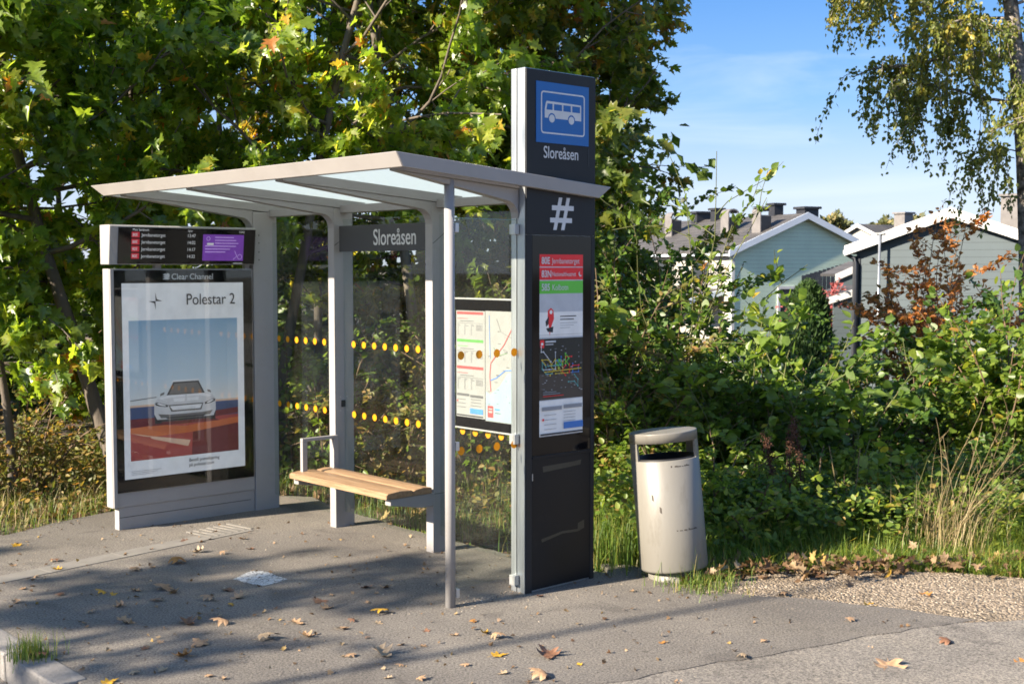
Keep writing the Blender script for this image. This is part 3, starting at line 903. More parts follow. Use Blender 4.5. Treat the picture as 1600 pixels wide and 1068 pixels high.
S.circ(0.632, 1.01, 0.008, M['red']); S.rect(0.80, 0.963, 0.945, 0.985, M['bluep']); S.rect(0.61, 0.96, 0.918, 0.928, M['ink'])
# moon beside the night line
S.circ(0.938, 1.863, 0.016, M['white']); S.circ(0.945, 1.868, 0.014, M['red'])
S.build('line_poster', sc)
items = []
def lay2(s, size, y, z, bold=0.0):
    me = text_mesh('t', s, size, M['white'], None, None, None, 0.82, ext=0.0002, bold=bold)
    items.append((me, Matrix.Translation((PU1+0.0135, y, z)) @ Euler(ROT_U).to_matrix().to_4x4()))
lay2('80E', 0.056, 0.615, 1.922, 0.0012); lay2('Jernbanetorget', 0.046, 0.70, 1.924)
lay2('83N', 0.056, 0.615, 1.845, 0.0012); lay2('Nationaltheatret', 0.036, 0.70, 1.85)
lay2('585', 0.056, 0.615, 1.767, 0.0012); lay2('Kolbotn', 0.05, 0.70, 1.768)
for i in range(len(items)): items[i] = (items[i][0], Matrix.Translation((-0.006, 0, 0)) @ items[i][1])
merge_meshes('line_lettering', items, sc)
# blue bus sign
mb = MB().use(M['blue_sign']); mb.box(PU1+0.0004, PU1+0.004, 0.575, 1.007, 2.621, 2.97, 0.0015)
bs = mb.build('blue_sign', py)
S = Sheet('u', PU1+0.0042)
def rring(a, b, z0, z1, r, w, m):
    def outline(o):
        pts = []
        for cx, cz, s in ((b-r, z1-r, 0), (a+r, z1-r, 1), (a+r, z0+r, 2), (b-r, z0+r, 3)):
            for k in range(6):
                t = (s+k/5)*PI/2
                pts.append((cx+(r-o)*math.cos(t), cz+(r-o)*math.sin(t)))
        return pts
    A, B = outline(0), outline(w)
    S.k += 1
    for i in range(len(A)):
        j = (i+1) % len(A)
        S.mb.use(m).face([S.P(*A[i]), S.P(*A[j]), S.P(*B[j]), S.P(*B[i])])
rring(0.612, 0.972, 2.674, 2.918, 0.022, 0.009, M['white'])
S.poly([(0.642, 2.765), (0.942, 2.765), (0.942, 2.845), (0.940, 2.858), (0.658, 2.862), (0.650, 2.85), (0.642, 2.815)], M['white'])
for x0, x1, sk in ((0.655, 0.705, 0.008), (0.716, 0.782, 0), (0.793, 0.855, 0), (0.866, 0.932, 0)):
    S.poly([(x0, 2.812), (x1, 2.812), (x1, 2.848), (x0+sk, 2.848)], M['blue_sign'], x0 > 0.66)
for x in (0.70, 0.86):
    S.circ(x, 2.765, 0.030, M['blue_sign'], 20); S.circ(x, 2.763, 0.023, M['white'], 20)
S.build('bus_symbol', bs)
text_mesh('stop_name', 'Sloreåsen', 0.098, M['white'], up, (PU1+0.001, 0.635, 2.535), ROT_U, 0.76, bold=0.0004)
# the hash mark
S = Sheet('u', PU1+0.0006)
hx, hz, hw = 0.79, 2.215, 0.095
for d in (-0.032, 0.032):
    S.poly([(hx+d-0.028-0.014, hz-hw), (hx+d-0.028+0.014, hz-hw), (hx+d+0.028+0.014-0.01, hz+hw), (hx+d+0.028-0.014-0.01, hz+hw)], M['white'])
for d in (-0.038, 0.034):
    S.rect(hx-0.092+d*0.2, hx+0.088+d*0.2, hz+d-0.014, hz+d+0.014, M['white'])
S.build('hash_mark', up)
mb = MB().use(M['black_matt']); mb.box(PU1+0.0003, PU1+0.0012, 1.004, 1.014, 2.50, 2.61); mb.build('slot', up)

# ================================================================== litter bin, leaning to the left
bc = Vector((1.005, 7.61, 0))
bn = thing('litter_bin', 'stone grey round litter bin leaning beside the charcoal pylon', 'litter bin', bc, 0)
lm = Matrix.Rotation(math.radians(-5.0), 4, 'Y') @ Matrix.Rotation(math.radians(-2.2), 4, 'X')
R0 = 0.209
mb = MB().use(M['bin'])
mb.lathe([(0.0, -0.06), (0.165, -0.06), (0.165, 0.055), (0.0, 0.055)], 40, lm)
mb.build('foot', bn)
mb = MB().use(M['bin'])
# body with wall thickness and rounded lower edge
mb.lathe([(0.0, 0.056), (R0-0.03, 0.056), (R0-0.006, 0.062), (R0, 0.075), (R0, 0.737), (R0-0.004, 0.740), (R0-0.016, 0.740), (R0-0.016, 0.12), (0, 0.12)], 64, lm)
bd = mb.build('body', bn)
mb = MB().use(M['bin'])
mb.lathe([(0.0, 0.853), (R0-0.014, 0.853), (R0-0.014, 0.847), (R0, 0.847), (R0, 0.899), (R0, 0.9015), (R0-0.003, 0.9045), (R0-0.006, 0.9053), (R0-0.05, 0.9075), (0.10, 0.9095), (0.0, 0.910)], 64, lm)
mb.build('lid', bn)
# uprights at both sides of the through slot: curved strips
for c in (0.06, PI-0.06):
    mb = MB().use(M['bin'])
    n = 10
    for i in range(n):
        a, b = c-0.62+1.24*i/n, c-0.62+1.24*(i+1)/n
        for r, fl in ((R0-0.0005, False), (R0-0.014, True)):
            q = [lm @ Vector((r*math.cos(t), r*math.sin(t), z)) for t, z in ((a, 0.736), (b, 0.736), (b, 0.851), (a, 0.851))]
            mb.face(q if not fl else list(reversed(q)))
    for t in (c-0.62, c+0.62):
        q = [lm @ Vector((r*math.cos(t), r*math.sin(t), z)) for r, z in ((R0-0.0005, 0.736), (R0-0.014, 0.736), (R0-0.014, 0.851), (R0-0.0005, 0.851))]
        mb.face(q)
    mb.build('upright', bn)
mb = MB().use(M['black_matt'])
mb.lathe([(R0-0.017, 0.70), (R0-0.017, 0.748), (R0-0.024, 0.750), (R0-0.03, 0.745), (R0-0.03, 0.35), (0, 0.35)], 48, lm)
mb.build('liner', bn)
M['rust'] = paint('dark_scuff', (0.06, 0.05, 0.04), 0.7, 0, 0.3, 30)
mb = MB().use(M['rust'])
for t0, t1, z0, z1 in ((4.12, 4.17, 0.50, 0.545), (4.33, 4.39, 0.425, 0.47)):
    q = [lm @ Vector(((R0+0.0006)*math.cos(t), (R0+0.0006)*math.sin(t), z)) for t, z in ((t0, z0+0.01), (t1, z0), (t1, z1-0.01), (t0, z1))]
    mb.face(q)
for z, ta, tb in ((0.70, 4.75, 5.35), (0.315, 4.72, 5.45)):
    rr = random.Random(int(z*100))
    n = 16
    for i in range(n):
        a, b = ta+(tb-ta)*i/n, ta+(tb-ta)*(i+1)/n
        h = 0.004+0.007*rr.random()
        if rr.random() < 0.2: continue
        q = [lm @ Vector(((R0+0.0006)*math.cos(t), (R0+0.0006)*math.sin(t), zz)) for t, zz in ((a, z), (b, z), (b, z+h), (a, z+h))]
        mb.face(q)
mb.build('rust_marks', bd)
# ================================================================== ground, paving, road
def smooth(a, b, x):
    t = np.clip((x-a)/(b-a), 0, 1); return t*t*(3-2*t)
def uv_of(x, y):
    dx, dy = x-O.x, y-O.y
    return dx*U.x+dy*U.y, dx*V.x+dy*V.y
def ground_z(x, y):
    """lay of the land: level by the stop, a hollow with gardens behind"""
    x = np.asarray(x, float); y = np.asarray(y, float)
    u, v = uv_of(x, y)
    z = -0.03+0*x
    z = z-2.6*smooth(15, 42, y)*smooth(-14, 4, x)
    z = z+np.minimum(smooth(1.3, 3.0, v), smooth(0.2, 1.8, y-7.55-0.14*(x-1)))*(0.05*np.sin(x*1.3+y*0.7)+0.10*(1-smooth(15, 25, y)))
    road = smooth(-2.0, -2.25, v)*smooth(0.5, -0.9, u)
    return z-0.16*road

def grid_mesh(name, xs, ys, zf, mats):
    X, Y = np.meshgrid(xs, ys, indexing='ij'); Z = zf(X, Y)
    n, m = len(xs), len(ys)
    v = np.stack([X, Y, Z], -1).reshape(-1, 3)
    i, j = np.meshgrid(np.arange(n-1), np.arange(m-1), indexing='ij')
    q = np.stack([i*m+j, (i+1)*m+j, (i+1)*m+j+1, i*m+j+1], -1).reshape(-1)
    return fast_mesh(name, v, q, np.full((n-1)*(m-1), 4), mats, smooth=True)

def soil_mat():
    m, nt, b = new_mat('soil_and_litter')
    tc = node(nt, 'ShaderNodeTexCoord')
    n = node(nt, 'ShaderNodeTexNoise', Scale=3.0, Detail=10.0, Roughness=0.7)
    nt.links.new(tc.outputs['Object'], n.inputs['Vector'])
    r = ramp(nt, n.outputs['Fac'], [(0.3, (0.035, 0.028, 0.016)), (0.5, (0.085, 0.062, 0.035)), (0.62, (0.075, 0.08, 0.03)), (0.8, (0.16, 0.115, 0.065))])
    v = node(nt, 'ShaderNodeTexVoronoi', Scale=24.0)
    nt.links.new(tc.outputs['Object'], v.inputs['Vector'])
    c = mixc(nt, 0.35, r.outputs[0], v.outputs['Color'], 'SOFT_LIGHT')
    nt.links.new(c, b.inputs['Base Color']); b.inputs['Roughness'].default_value = 0.95
    bp = node(nt, 'ShaderNodeBump', Strength=0.8, Distance=0.04)
    nt.links.new(v.outputs['Distance'], bp.inputs['Height']); nt.links.new(bp.outputs[0], b.inputs['Normal'])
    return m
def asphalt(name, lo, hi, grit, speck, sc=1.0):
    m, nt, b = new_mat(name)
    tc = node(nt, 'ShaderNodeTexCoord')
    n1 = node(nt, 'ShaderNodeTexNoise', Scale=1.1*sc, Detail=7.0, Roughness=0.6)
    n2 = node(nt, 'ShaderNodeTexNoise', Scale=85.0, Detail=6.0, Roughness=0.75)
    vo = node(nt, 'ShaderNodeTexVoronoi', Scale=120.0)
    for t in (n1, n2, vo): nt.links.new(tc.outputs['Object'], t.inputs['Vector'])
    r1 = ramp(nt, n1.outputs['Fac'], [(0.28, lo), (0.72, hi)])
    r2 = ramp(nt, n2.outputs['Fac'], [(0.36, (0.30,)*3), (0.50, (0.95,)*3), (0.66, (1.75, 1.7, 1.6))])
    c = mixc(nt, grit, r1.outputs[0], r2.outputs[0], 'MULTIPLY')
    sp = ramp(nt, vo.outputs['Color'], [(0.86, (0, 0, 0)), (0.95, (0.7, 0.7, 0.7))])
    c = mixc(nt, sp.outputs[0], c, speck)
    n3 = node(nt, 'ShaderNodeTexNoise', Scale=0.42, Detail=4.0, Roughness=0.6, Distortion=0.6)
    nt.links.new(tc.outputs['Object'], n3.inputs['Vector'])
    r3 = ramp(nt, n3.outputs['Fac'], [(0.35, (0.82, 0.82, 0.84)), (0.65, (1.14, 1.12, 1.08))])
    c = mixc(nt, 1.0, c, r3.outputs[0], 'MULTIPLY')
    # tar patches, oil spots
    n4 = node(nt, 'ShaderNodeTexNoise', Scale=1.7, Detail=3.0, Roughness=0.5, Distortion=1.2)
    nt.links.new(tc.outputs['Object'], n4.inputs['Vector'])
    r4 = ramp(nt, n4.outputs['Fac'], [(0.60, (1, 1, 1)), (0.66, (0.80, 0.80, 0.81))])
    c = mixc(nt, 1.0, c, r4.outputs[0], 'MULTIPLY')
    vs = node(nt, 'ShaderNodeTexVoronoi', Scale=3.2); nt.links.new(tc.outputs['Object'], vs.inputs['Vector'])
    r5 = ramp(nt, vs.outputs['Distance'], [(0.045, (0.5, 0.5, 0.5)), (0.075, (1, 1, 1))])
    c = mixc(nt, 0.8, c, r5.outputs[0], 'MULTIPLY')
    # hairline cracks
    vc = node(nt, 'ShaderNodeTexVoronoi', Scale=0.55); vc.feature = 'DISTANCE_TO_EDGE'
    ad_ = node(nt, 'ShaderNodeVectorMath', operation='ADD')
    nd = node(nt, 'ShaderNodeTexNoise', Scale=3.5, Detail=5.0)
    nt.links.new(tc.outputs['Object'], nd.inputs['Vector'])
    sc_ = node(nt, 'ShaderNodeVectorMath', operation='SCALE'); sc_.inputs['Scale'].default_value = 0.35
    nt.links.new(nd.outputs['Color'], sc_.inputs[0])
    nt.links.new(tc.outputs['Object'], ad_.inputs[0]); nt.links.new(sc_.outputs[0], ad_.inputs[1]); nt.links.new(ad_.outputs[0], vc.inputs['Vector'])
    cr = ramp(nt, vc.outputs['Distance'], [(0.0, (1, 1, 1)), (0.006, (0, 0, 0))])
    mulc = node(nt, 'ShaderNodeMath', operation='MULTIPLY'); mulc.inputs[1].default_value = 0.22
    nt.links.new(cr.outputs[0], mulc.inputs[0])
    c = mixc(nt, mulc.outputs[0], c, tuple(x*0.35 for x in lo))
    nt.links.new(c, b.inputs['Base Color']); b.inputs['Roughness'].default_value = 0.88; b.inputs['Specular IOR Level'].default_value = 0.25
    bp = node(nt, 'ShaderNodeBump', Strength=0.75, Distance=0.006)
    nt.links.new(n2.outputs['Fac'], bp.inputs['Height'])
    bp2 = node(nt, 'ShaderNodeBump', Strength=0.35, Distance=0.05)
    nt.links.new(n1.outputs['Fac'], bp2.inputs['Height']); nt.links.new(bp.outputs[0], bp2.inputs['Normal'])
    nt.links.new(bp2.outputs[0], b.inputs['Normal'])
    return m
def gravel_mat():
    m, nt, b = new_mat('fine_tan_gravel')
    tc = node(nt, 'ShaderNodeTexCoord')
    v = node(nt, 'ShaderNodeTexVoronoi', Scale=60.0)
    n = node(nt, 'ShaderNodeTexNoise', Scale=2.0, Detail=8.0)
    for t in (v, n): nt.links.new(tc.outputs['Object'], t.inputs['Vector'])
    r = ramp(nt, v.outputs['Color'], [(0.15, (0.136, 0.108, 0.080)), (0.5, (0.272, 0.216, 0.160)), (0.85, (0.400, 0.336, 0.264))])
    r2 = ramp(nt, n.outputs['Fac'], [(0.3, (0.7, 0.68, 0.62)), (0.7, (1.1, 1.08, 1.05))])
    c = mixc(nt, 1.0, r.outputs[0], r2.outputs[0], 'MULTIPLY')
    nt.links.new(c, b.inputs['Base Color']); b.inputs['Roughness'].default_value = 0.95
    bp = node(nt, 'ShaderNodeBump', Strength=1.0, Distance=0.02); bp.invert = True
    nt.links.new(v.outputs['Distance'], bp.inputs['Height']); nt.links.new(bp.outputs[0], b.inputs['Normal'])
    return m

M['soil'] = soil_mat()
M['asphalt'] = asphalt('worn_dark_asphalt', (0.138, 0.126, 0.112), (0.212, 0.195, 0.173), 1.0, (0.27, 0.245, 0.21))
M['asphalt_old'] = asphalt('old_pale_asphalt', (0.195, 0.178, 0.155), (0.275, 0.252, 0.22), 1.0, (0.33, 0.30, 0.255))
M['gravel'] = gravel_mat()
M['granite'] = paint('granite_kerb', (0.216, 0.204, 0.192), 0.75, 0, 0.2, 40, 0.5, 120, dirt=((0.084, 0.072, 0.060), 0.5))
M['concrete'] = paint('worn_channel_concrete', (0.185, 0.172, 0.152), 0.85, 0, 0.12, 8, 0.3, 160, dirt=((0.128, 0.115, 0.093), 0.4))

xs = np.concatenate([np.linspace(-400, -30, 14), np.linspace(-24, 20, 150), np.linspace(26, 400, 14)])
ys = np.concatenate([np.linspace(-60, -3, 8), np.linspace(0, 30, 130), np.linspace(33, 70, 16), np.linspace(80, 900, 18)])
tag(link('ground', grid_mesh('ground', xs, ys, ground_z, [M['soil']])), kind='structure')

def rough_outline(pts, step=0.12, amp=0.012, seed=1, keep=()):
    rng = np.random.default_rng(seed); out = []
    n = len(pts)
    for i in range(n):
        a, b = np.array(pts[i]), np.array(pts[(i+1) % n])
        L = np.linalg.norm(b-a); k = max(1, int(L/step)); w = 0
        nrm = np.array([-(b-a)[1], (b-a)[0]])/max(L, 1e-6)
        for j in range(k):
            w = 0.7*w+rng.normal(0, amp)
            p = a+(b-a)*j/k+(nrm*w if (j and i not in keep) else 0)
            out.append((p[0], p[1]))
    return out
def slab(name, pts, z1, th, m, kind='structure'):
    bm = bmesh.new()
    top = [bm.verts.new((x, y, z1)) for x, y in pts]
    f = bm.faces.new(top)
    r = bmesh.ops.extrude_face_region(bm, geom=[f])
    for v in r['geom']:
        if isinstance(v, bmesh.types.BMVert): v.co.z -= th
    bmesh.ops.recalc_face_normals(bm, faces=bm.faces[:])
    me = bpy.data.meshes.new(name); bm.to_mesh(me); bm.free(); me.materials.append(m)
    return tag(link(name, me), kind=kind)
def xy(p): return (p.x, p.y)
KV = -2.06
edge_r = [xy(at(*p)) for p in ((1525, 967), (1420, 952), (1300, 938), (1180, 930), (1100, 926), (1063, 916), (1035, 893), (985, 882), (935, 880))]
pave = [xy(uv(-14, KV)), xy(uv(-6, KV)), xy(uv(-0.35, KV)), xy(uv(0.35, KV-0.12)), (-0.75, 4.75), xy(at(930, 1068)), xy(at(1230, 1016))]+edge_r+[
    xy(uv(0.05, 1.22)), xy(uv(-0.9, 1.12)), xy(uv(-1.8, 1.10)), xy(uv(-2.6, 1.16)), xy(uv(-3.4, 1.3)), xy(uv(-3.95, 0.9)), xy(uv(-4.0, 0.1)), xy(uv(-3.85, -0.5)), xy(uv(-3.6, -1.15)), xy(uv(-4.6, -1.3)), xy(uv(-14, -1.3))]
slab('pavement', rough_outline(pave, 0.10, 0.010, 5, keep=(0, 1)), 0.0, 0.12, M['asphalt'])
# road and drive
def road_z(x, y):
    u, v = uv_of(x, y)
    return -0.0042-0.126*smooth(0.6, -0.8, u)
rx = np.concatenate([np.linspace(-40, -9, 12), np.linspace(-8, 5, 60), np.linspace(5.5, 30, 14)]); ry = np.linspace(-30, 7.6, 110)
me = grid_mesh('road', rx, ry, road_z, [M['asphalt_old']])
bm = bmesh.new(); bm.from_mesh(me)
kill = []
for f in bm.faces:
    c = f.calc_center_median(); u, v = uv_of(c.x, c.y)
    if (v > KV+0.05 and c.x < 0.3 and u < 1.2 and c.y > 5.2) or c.y > 6.9+0.06*(c.x-2.5): kill.append(f)
bmesh.ops.delete(bm, geom=kill, context='FACES'); bm.to_mesh(me); bm.free()
tag(link('road', me), kind='structure')
# gravel strip beside the drive
gp = [(2.3, 6.62), (2.55, 6.64), (3.2, 6.72), (6.0, 7.2), (16, 8.4), (16, 9.6), (6, 8.35), xy(at(1600, 902)), xy(at(1480, 893)), xy(at(1350, 890)), xy(at(1200, 893)), xy(at(1110, 908)), xy(at(1060, 912)), xy(at(1020, 895)), (0.9, 7.0)]
slab('gravel', rough_outline(gp, 0.10, 0.018, 9), -0.0035, 0.03, M['gravel'], 'structure')
# kerb stones along the road side
u = -9.4
k = 0
rng = random.Random(4)
M_k = M['granite']
while u < -0.35:
    L = 0.86 if u < -1 else 0.62
    mb = MB().use(M_k)
    mb.box(-L/2+0.007, L/2-0.007, -0.075, 0.075, -0.2, 0.007, 0.012, 2)
    for v in mb.bm.verts: v.co += Vector((rng.gauss(0, .002), rng.gauss(0, .002), rng.gauss(0, .0015)))
    o = mb.build('kerb_stone'); p = uv(u+L/2, KV-0.045, 0); o.location = p; o.rotation_euler = (0, 0, ANG+rng.gauss(0, 0.006))
    where = ['ending at the old asphalt drive', 'beside the grass tuft', 'just beyond the grass tuft'] 
    d = int(round((-0.35-(u+L/2))/0.86))
    tag(o, 'worn pale granite kerb stone '+(where[min(d, 2)] if d < 3 else 'far along the road edge'), 'kerb stone', 'granite kerb stones at the road edge', 'thing')
    u += L
# concrete channel set in the paving
a, b = at(-60, 918), at(385, 826)
d = (b-a).normalized(); nn = Vector((-d.y, d.x, 0))
cp = [a-nn*0.085, b-nn*0.085, b+nn*0.085, a+nn*0.085]
mb = MB().use(M['concrete'])
L = (b-a).length; n = int(L/0.5)
for i in range(n):
    s0, s1 = L*i/n+0.002, L*(i+1)/n-0.002
    q = [a+d*s0-nn*0.085, a+d*s1-nn*0.085, a+d*s1+nn*0.085, a+d*s0+nn*0.085]
    mb.prism([(p.x, p.y) for p in q], 'z', -0.02, 0.004)
tag(mb.build('drain_channel'), kind='structure')
mb = MB().use(M['concrete'])
c = at(345, 828)
for i in range(7):
    p = c+d*(i*0.06-0.2)
    q = [p-nn*0.14, p+d*0.025-nn*0.14, p+d*0.025+nn*0.14, p+nn*0.14]
    mb.prism([(t.x, t.y) for t in q], 'z', -0.02, 0.006)
tag(mb.build('drain_grate'), 'pale slotted drain grate at the end of the concrete channel', 'drain grate', None, 'thing')
# worn white paint on the paving
def wornpaint():
    m, nt, b = new_mat('worn_white_ground_paint')
    out = nt.nodes['Material Output']
    tc = node(nt, 'ShaderNodeTexCoord')
    n = node(nt, 'ShaderNodeTexNoise', Scale=30.0, Detail=8.0, Roughness=0.75, Distortion=1.5)
    nt.links.new(tc.outputs['Object'], n.inputs['Vector'])
    r = ramp(nt, n.outputs['Fac'], [(0.46, (0, 0, 0)), (0.51, (1, 1, 1))])
    b.inputs['Base Color'].default_value = (0.62, 0.62, 0.60, 1); b.inputs['Roughness'].default_value = 0.8
    t = node(nt, 'ShaderNodeBsdfTransparent'); mx = node(nt, 'ShaderNodeMixShader')
    nt.links.new(r.outputs[0], mx.inputs[0]); nt.links.new(t.outputs[0], mx.inputs[1]); nt.links.new(b.outputs[0], mx.inputs[2])
    nt.links.new(mx.outputs[0], out.inputs['Surface'])
    return m
q = [at(*p) for p in ((364, 905), (392, 891), (425, 896), (449, 905), (412, 915))]
slab('ground_marking', rough_outline([xy(p) for p in q], 0.03, 0.006, 3), 0.0042, 0.002, wornpaint(), 'structure')

# ================================================================== world and sun
w = bpy.data.worlds.new('World'); SC.world = w; w.use_nodes = True
nt = w.node_tree
bg = nt.nodes['Background']
sky = nt.nodes.new('ShaderNodeTexSky'); sky.sky_type = 'NISHITA'; sky.sun_disc = False
EL = math.asin(SUN[2]); AZ = math.atan2(SUN[0], SUN[1])
sky.sun_elevation = EL; sky.sun_rotation = AZ % (2*PI)
sky.altitude = 100; sky.air_density = 1.0; sky.dust_density = 0.4; sky.ozone_density = 4.0
# a few thin clouds
tc = nt.nodes.new('ShaderNodeTexCoord'); mp = nt.nodes.new('ShaderNodeMapping')
mp.inputs['Scale'].default_value = (1.4, 1.4, 7.0); mp.inputs['Rotation'].default_value = (0.0, 0.25, 0)
nt.links.new(tc.outputs['Generated'], mp.inputs[0])
cn = nt.nodes.new('ShaderNodeTexNoise'); cn.inputs['Scale'].default_value = 3.2; cn.inputs['Detail'].default_value = 7.0; cn.inputs['Roughness'].default_value = 0.55; cn.inputs['Distortion'].default_value = 0.4
nt.links.new(mp.outputs[0], cn.inputs['Vector'])
cr = ramp(nt, cn.outputs['Fac'], [(0.52, (0, 0, 0)), (0.85, (0.35, 0.35, 0.35))])
mxo = mixc(nt, cr.outputs[0], sky.outputs[0], (4.2, 4.45, 4.8))
sx = nt.nodes.new('ShaderNodeSeparateXYZ'); nt.links.new(tc.outputs['Generated'], sx.inputs[0])
low = ramp(nt, sx.outputs['Z'], [(0.0, (2.38, 2.63, 3.36)), (0.06, (2.17, 2.46, 3.36)), (0.13, (0.89, 1.70, 3.19)), (0.22, (0.34, 1.06, 2.80)), (0.4, (1.2, 2.2, 4.2))])
fo = ramp(nt, sx.outputs['Z'], [(0.0, (0.8, 0.8, 0.8)), (0.25, (0.75, 0.75, 0.75)), (0.6, (0, 0, 0))])
skm = mixc(nt, fo.outputs[0], sky.outputs[0], low.outputs[0])
nt.links.remove([l for l in nt.links if l.from_node == sky and l.to_node != skm.node][0])
mxn = mxo.node; nt.links.new(skm, mxn.inputs[6])
hs = nt.nodes.new('ShaderNodeHueSaturation'); hs.inputs['Saturation'].default_value = 1.05
nt.links.new(mxo, hs.inputs['Color']); nt.links.new(hs.outputs[0], bg.inputs['Color'])
bg.inputs['Strength'].default_value = 0.084
sl = bpy.data.lights.new('sun', 'SUN'); so = bpy.data.objects.new('sun', sl); COL.objects.link(so)
sl.energy = 5.0; sl.angle = math.radians(0.6); sl.color = (1.0, 0.87, 0.70)
so.rotation_euler = Vector(-SUN).to_track_quat('-Z', 'Y').to_euler()
SC.view_settings.view_transform = 'Standard'; SC.view_settings.look = 'None'; SC.view_settings.gamma = 1
SC.view_settings.use_curve_mapping = False
SC.view_settings.exposure = 1.72
cy = SC.cycles
cy.max_bounces = 8; cy.diffuse_bounces = 5; cy.glossy_bounces = 2; cy.transmission_bounces = 6; cy.transparent_max_bounces = 12
cy.use_adaptive_sampling = True; cy.adaptive_threshold = 0.02
cy.use_denoising = True
cy.sample_clamp_indirect = 6.0
cy.caustics_reflective = False; cy.caustics_refractive = False
SC.render.film_transparent = False
cy.filter_width = 1.7

# ================================================================== houses beyond the hedge
M['house_green'] = None
def siding(name, col, board=0.16, var=0.06):
    m, nt, b = new_mat(name)
    tc = node(nt, 'ShaderNodeTexCoord'); sp = node(nt, 'ShaderNodeSeparateXYZ')
    nt.links.new(tc.outputs['Object'], sp.inputs[0])
    dv = node(nt, 'ShaderNodeMath', operation='DIVIDE'); dv.inputs[1].default_value = board
    fr = node(nt, 'ShaderNodeMath', operation='FRACT')
    nt.links.new(sp.outputs['Z'], dv.inputs[0]); nt.links.new(dv.outputs[0], fr.inputs[0])
    n = node(nt, 'ShaderNodeTexNoise', Scale=1.2, Detail=5.0); nt.links.new(tc.outputs['Object'], n.inputs['Vector'])
    r = ramp(nt, n.outputs['Fac'], [(0.3, tuple(c*(1-var) for c in col)), (0.7, tuple(c*(1+var) for c in col))])
    g = ramp(nt, fr.outputs[0], [(0.0, (0.45,)*3), (0.10, (1, 1, 1)), (1.0, (1, 1, 1))])
    c = mixc(nt, 1.0, r.outputs[0], g.outputs[0], 'MULTIPLY')
    nt.links.new(c, b.inputs['Base Color']); b.inputs['Roughness'].default_value = 0.6
    bp = node(nt, 'ShaderNodeBump', Strength=0.6, Distance=0.03)
    nt.links.new(fr.outputs[0], bp.inputs['Height']); nt.links.new(bp.outputs[0], b.inputs['Normal'])
    return m
M['h_green'] = siding('pale_green_siding', (0.62, 0.75, 0.58))
M['h_white'] = siding('white_siding', (0.363, 0.348, 0.312))
M['h_blue'] = siding('blue_grey_siding', (0.080, 0.104, 0.116), 0.19)
def tiles(name, col):
    m = paint(name, col, 0.8, 0, 0.25, 1.2, 0.3, 8)
    nt = m.node_tree; b = nt.nodes['Principled BSDF']
    tc = node(nt, 'ShaderNodeTexCoord')
    bk = node(nt, 'ShaderNodeTexBrick', Scale=1.0)
    bk.inputs['Color1'].default_value = (1, 1, 1, 1); bk.inputs['Color2'].default_value = (0.75, 0.75, 0.75, 1); bk.inputs['Mortar'].default_value = (0.35, 0.35, 0.35, 1)
    bk.inputs['Brick Width'].default_value = 0.30; bk.inputs['Row Height'].default_value = 0.32; bk.inputs['Mortar Size'].default_value = 0.03
    sw = node(nt, 'ShaderNodeSeparateXYZ'); cb = node(nt, 'ShaderNodeCombineXYZ')
    nt.links.new(tc.outputs['Object'], sw.inputs[0]); nt.links.new(sw.outputs['Y'], cb.inputs['X']); nt.links.new(sw.outputs['X'], cb.inputs['Y'])
    nt.links.new(cb.outputs[0], bk.inputs['Vector'])
    src = b.inputs['Base Color'].links[0].from_socket
    c = mixc(nt, 0.8, src, bk.outputs['Color'], 'MULTIPLY'); nt.links.new(c, b.inputs['Base Color'])
    return m
M['roof'] = tiles('brown_grey_roof_tiles', (0.082, 0.077, 0.075))
M['roof_dark'] = paint('dark_roof_felt', (0.05, 0.048, 0.047), 0.8, 0, 0.25, 1.2, 0.5, 8)
M['barge'] = paint('white_barge_paint', (0.510, 0.510, 0.503), 0.5, 0, 0.05, 2)
M['barge_b'] = paint('pale_blue_barge_paint', (0.52, 0.58, 0.66), 0.5, 0, 0.05, 2)
M['chim'] = paint('chimney_sheet', (0.16, 0.15, 0.145), 0.5, 0, 0.15, 3)
M['chim_d'] = paint('black_chimney_sheet', (0.02, 0.021, 0.025), 0.5, 0, 0.15, 3)
M['hglass'] = paint('dark_house_window', (0.03, 0.035, 0.04), 0.1, 0, 0.2, 1)
M['navy'] = paint('navy_paint', (0.007, 0.010, 0.017), 0.5, 0, 0.15, 3)

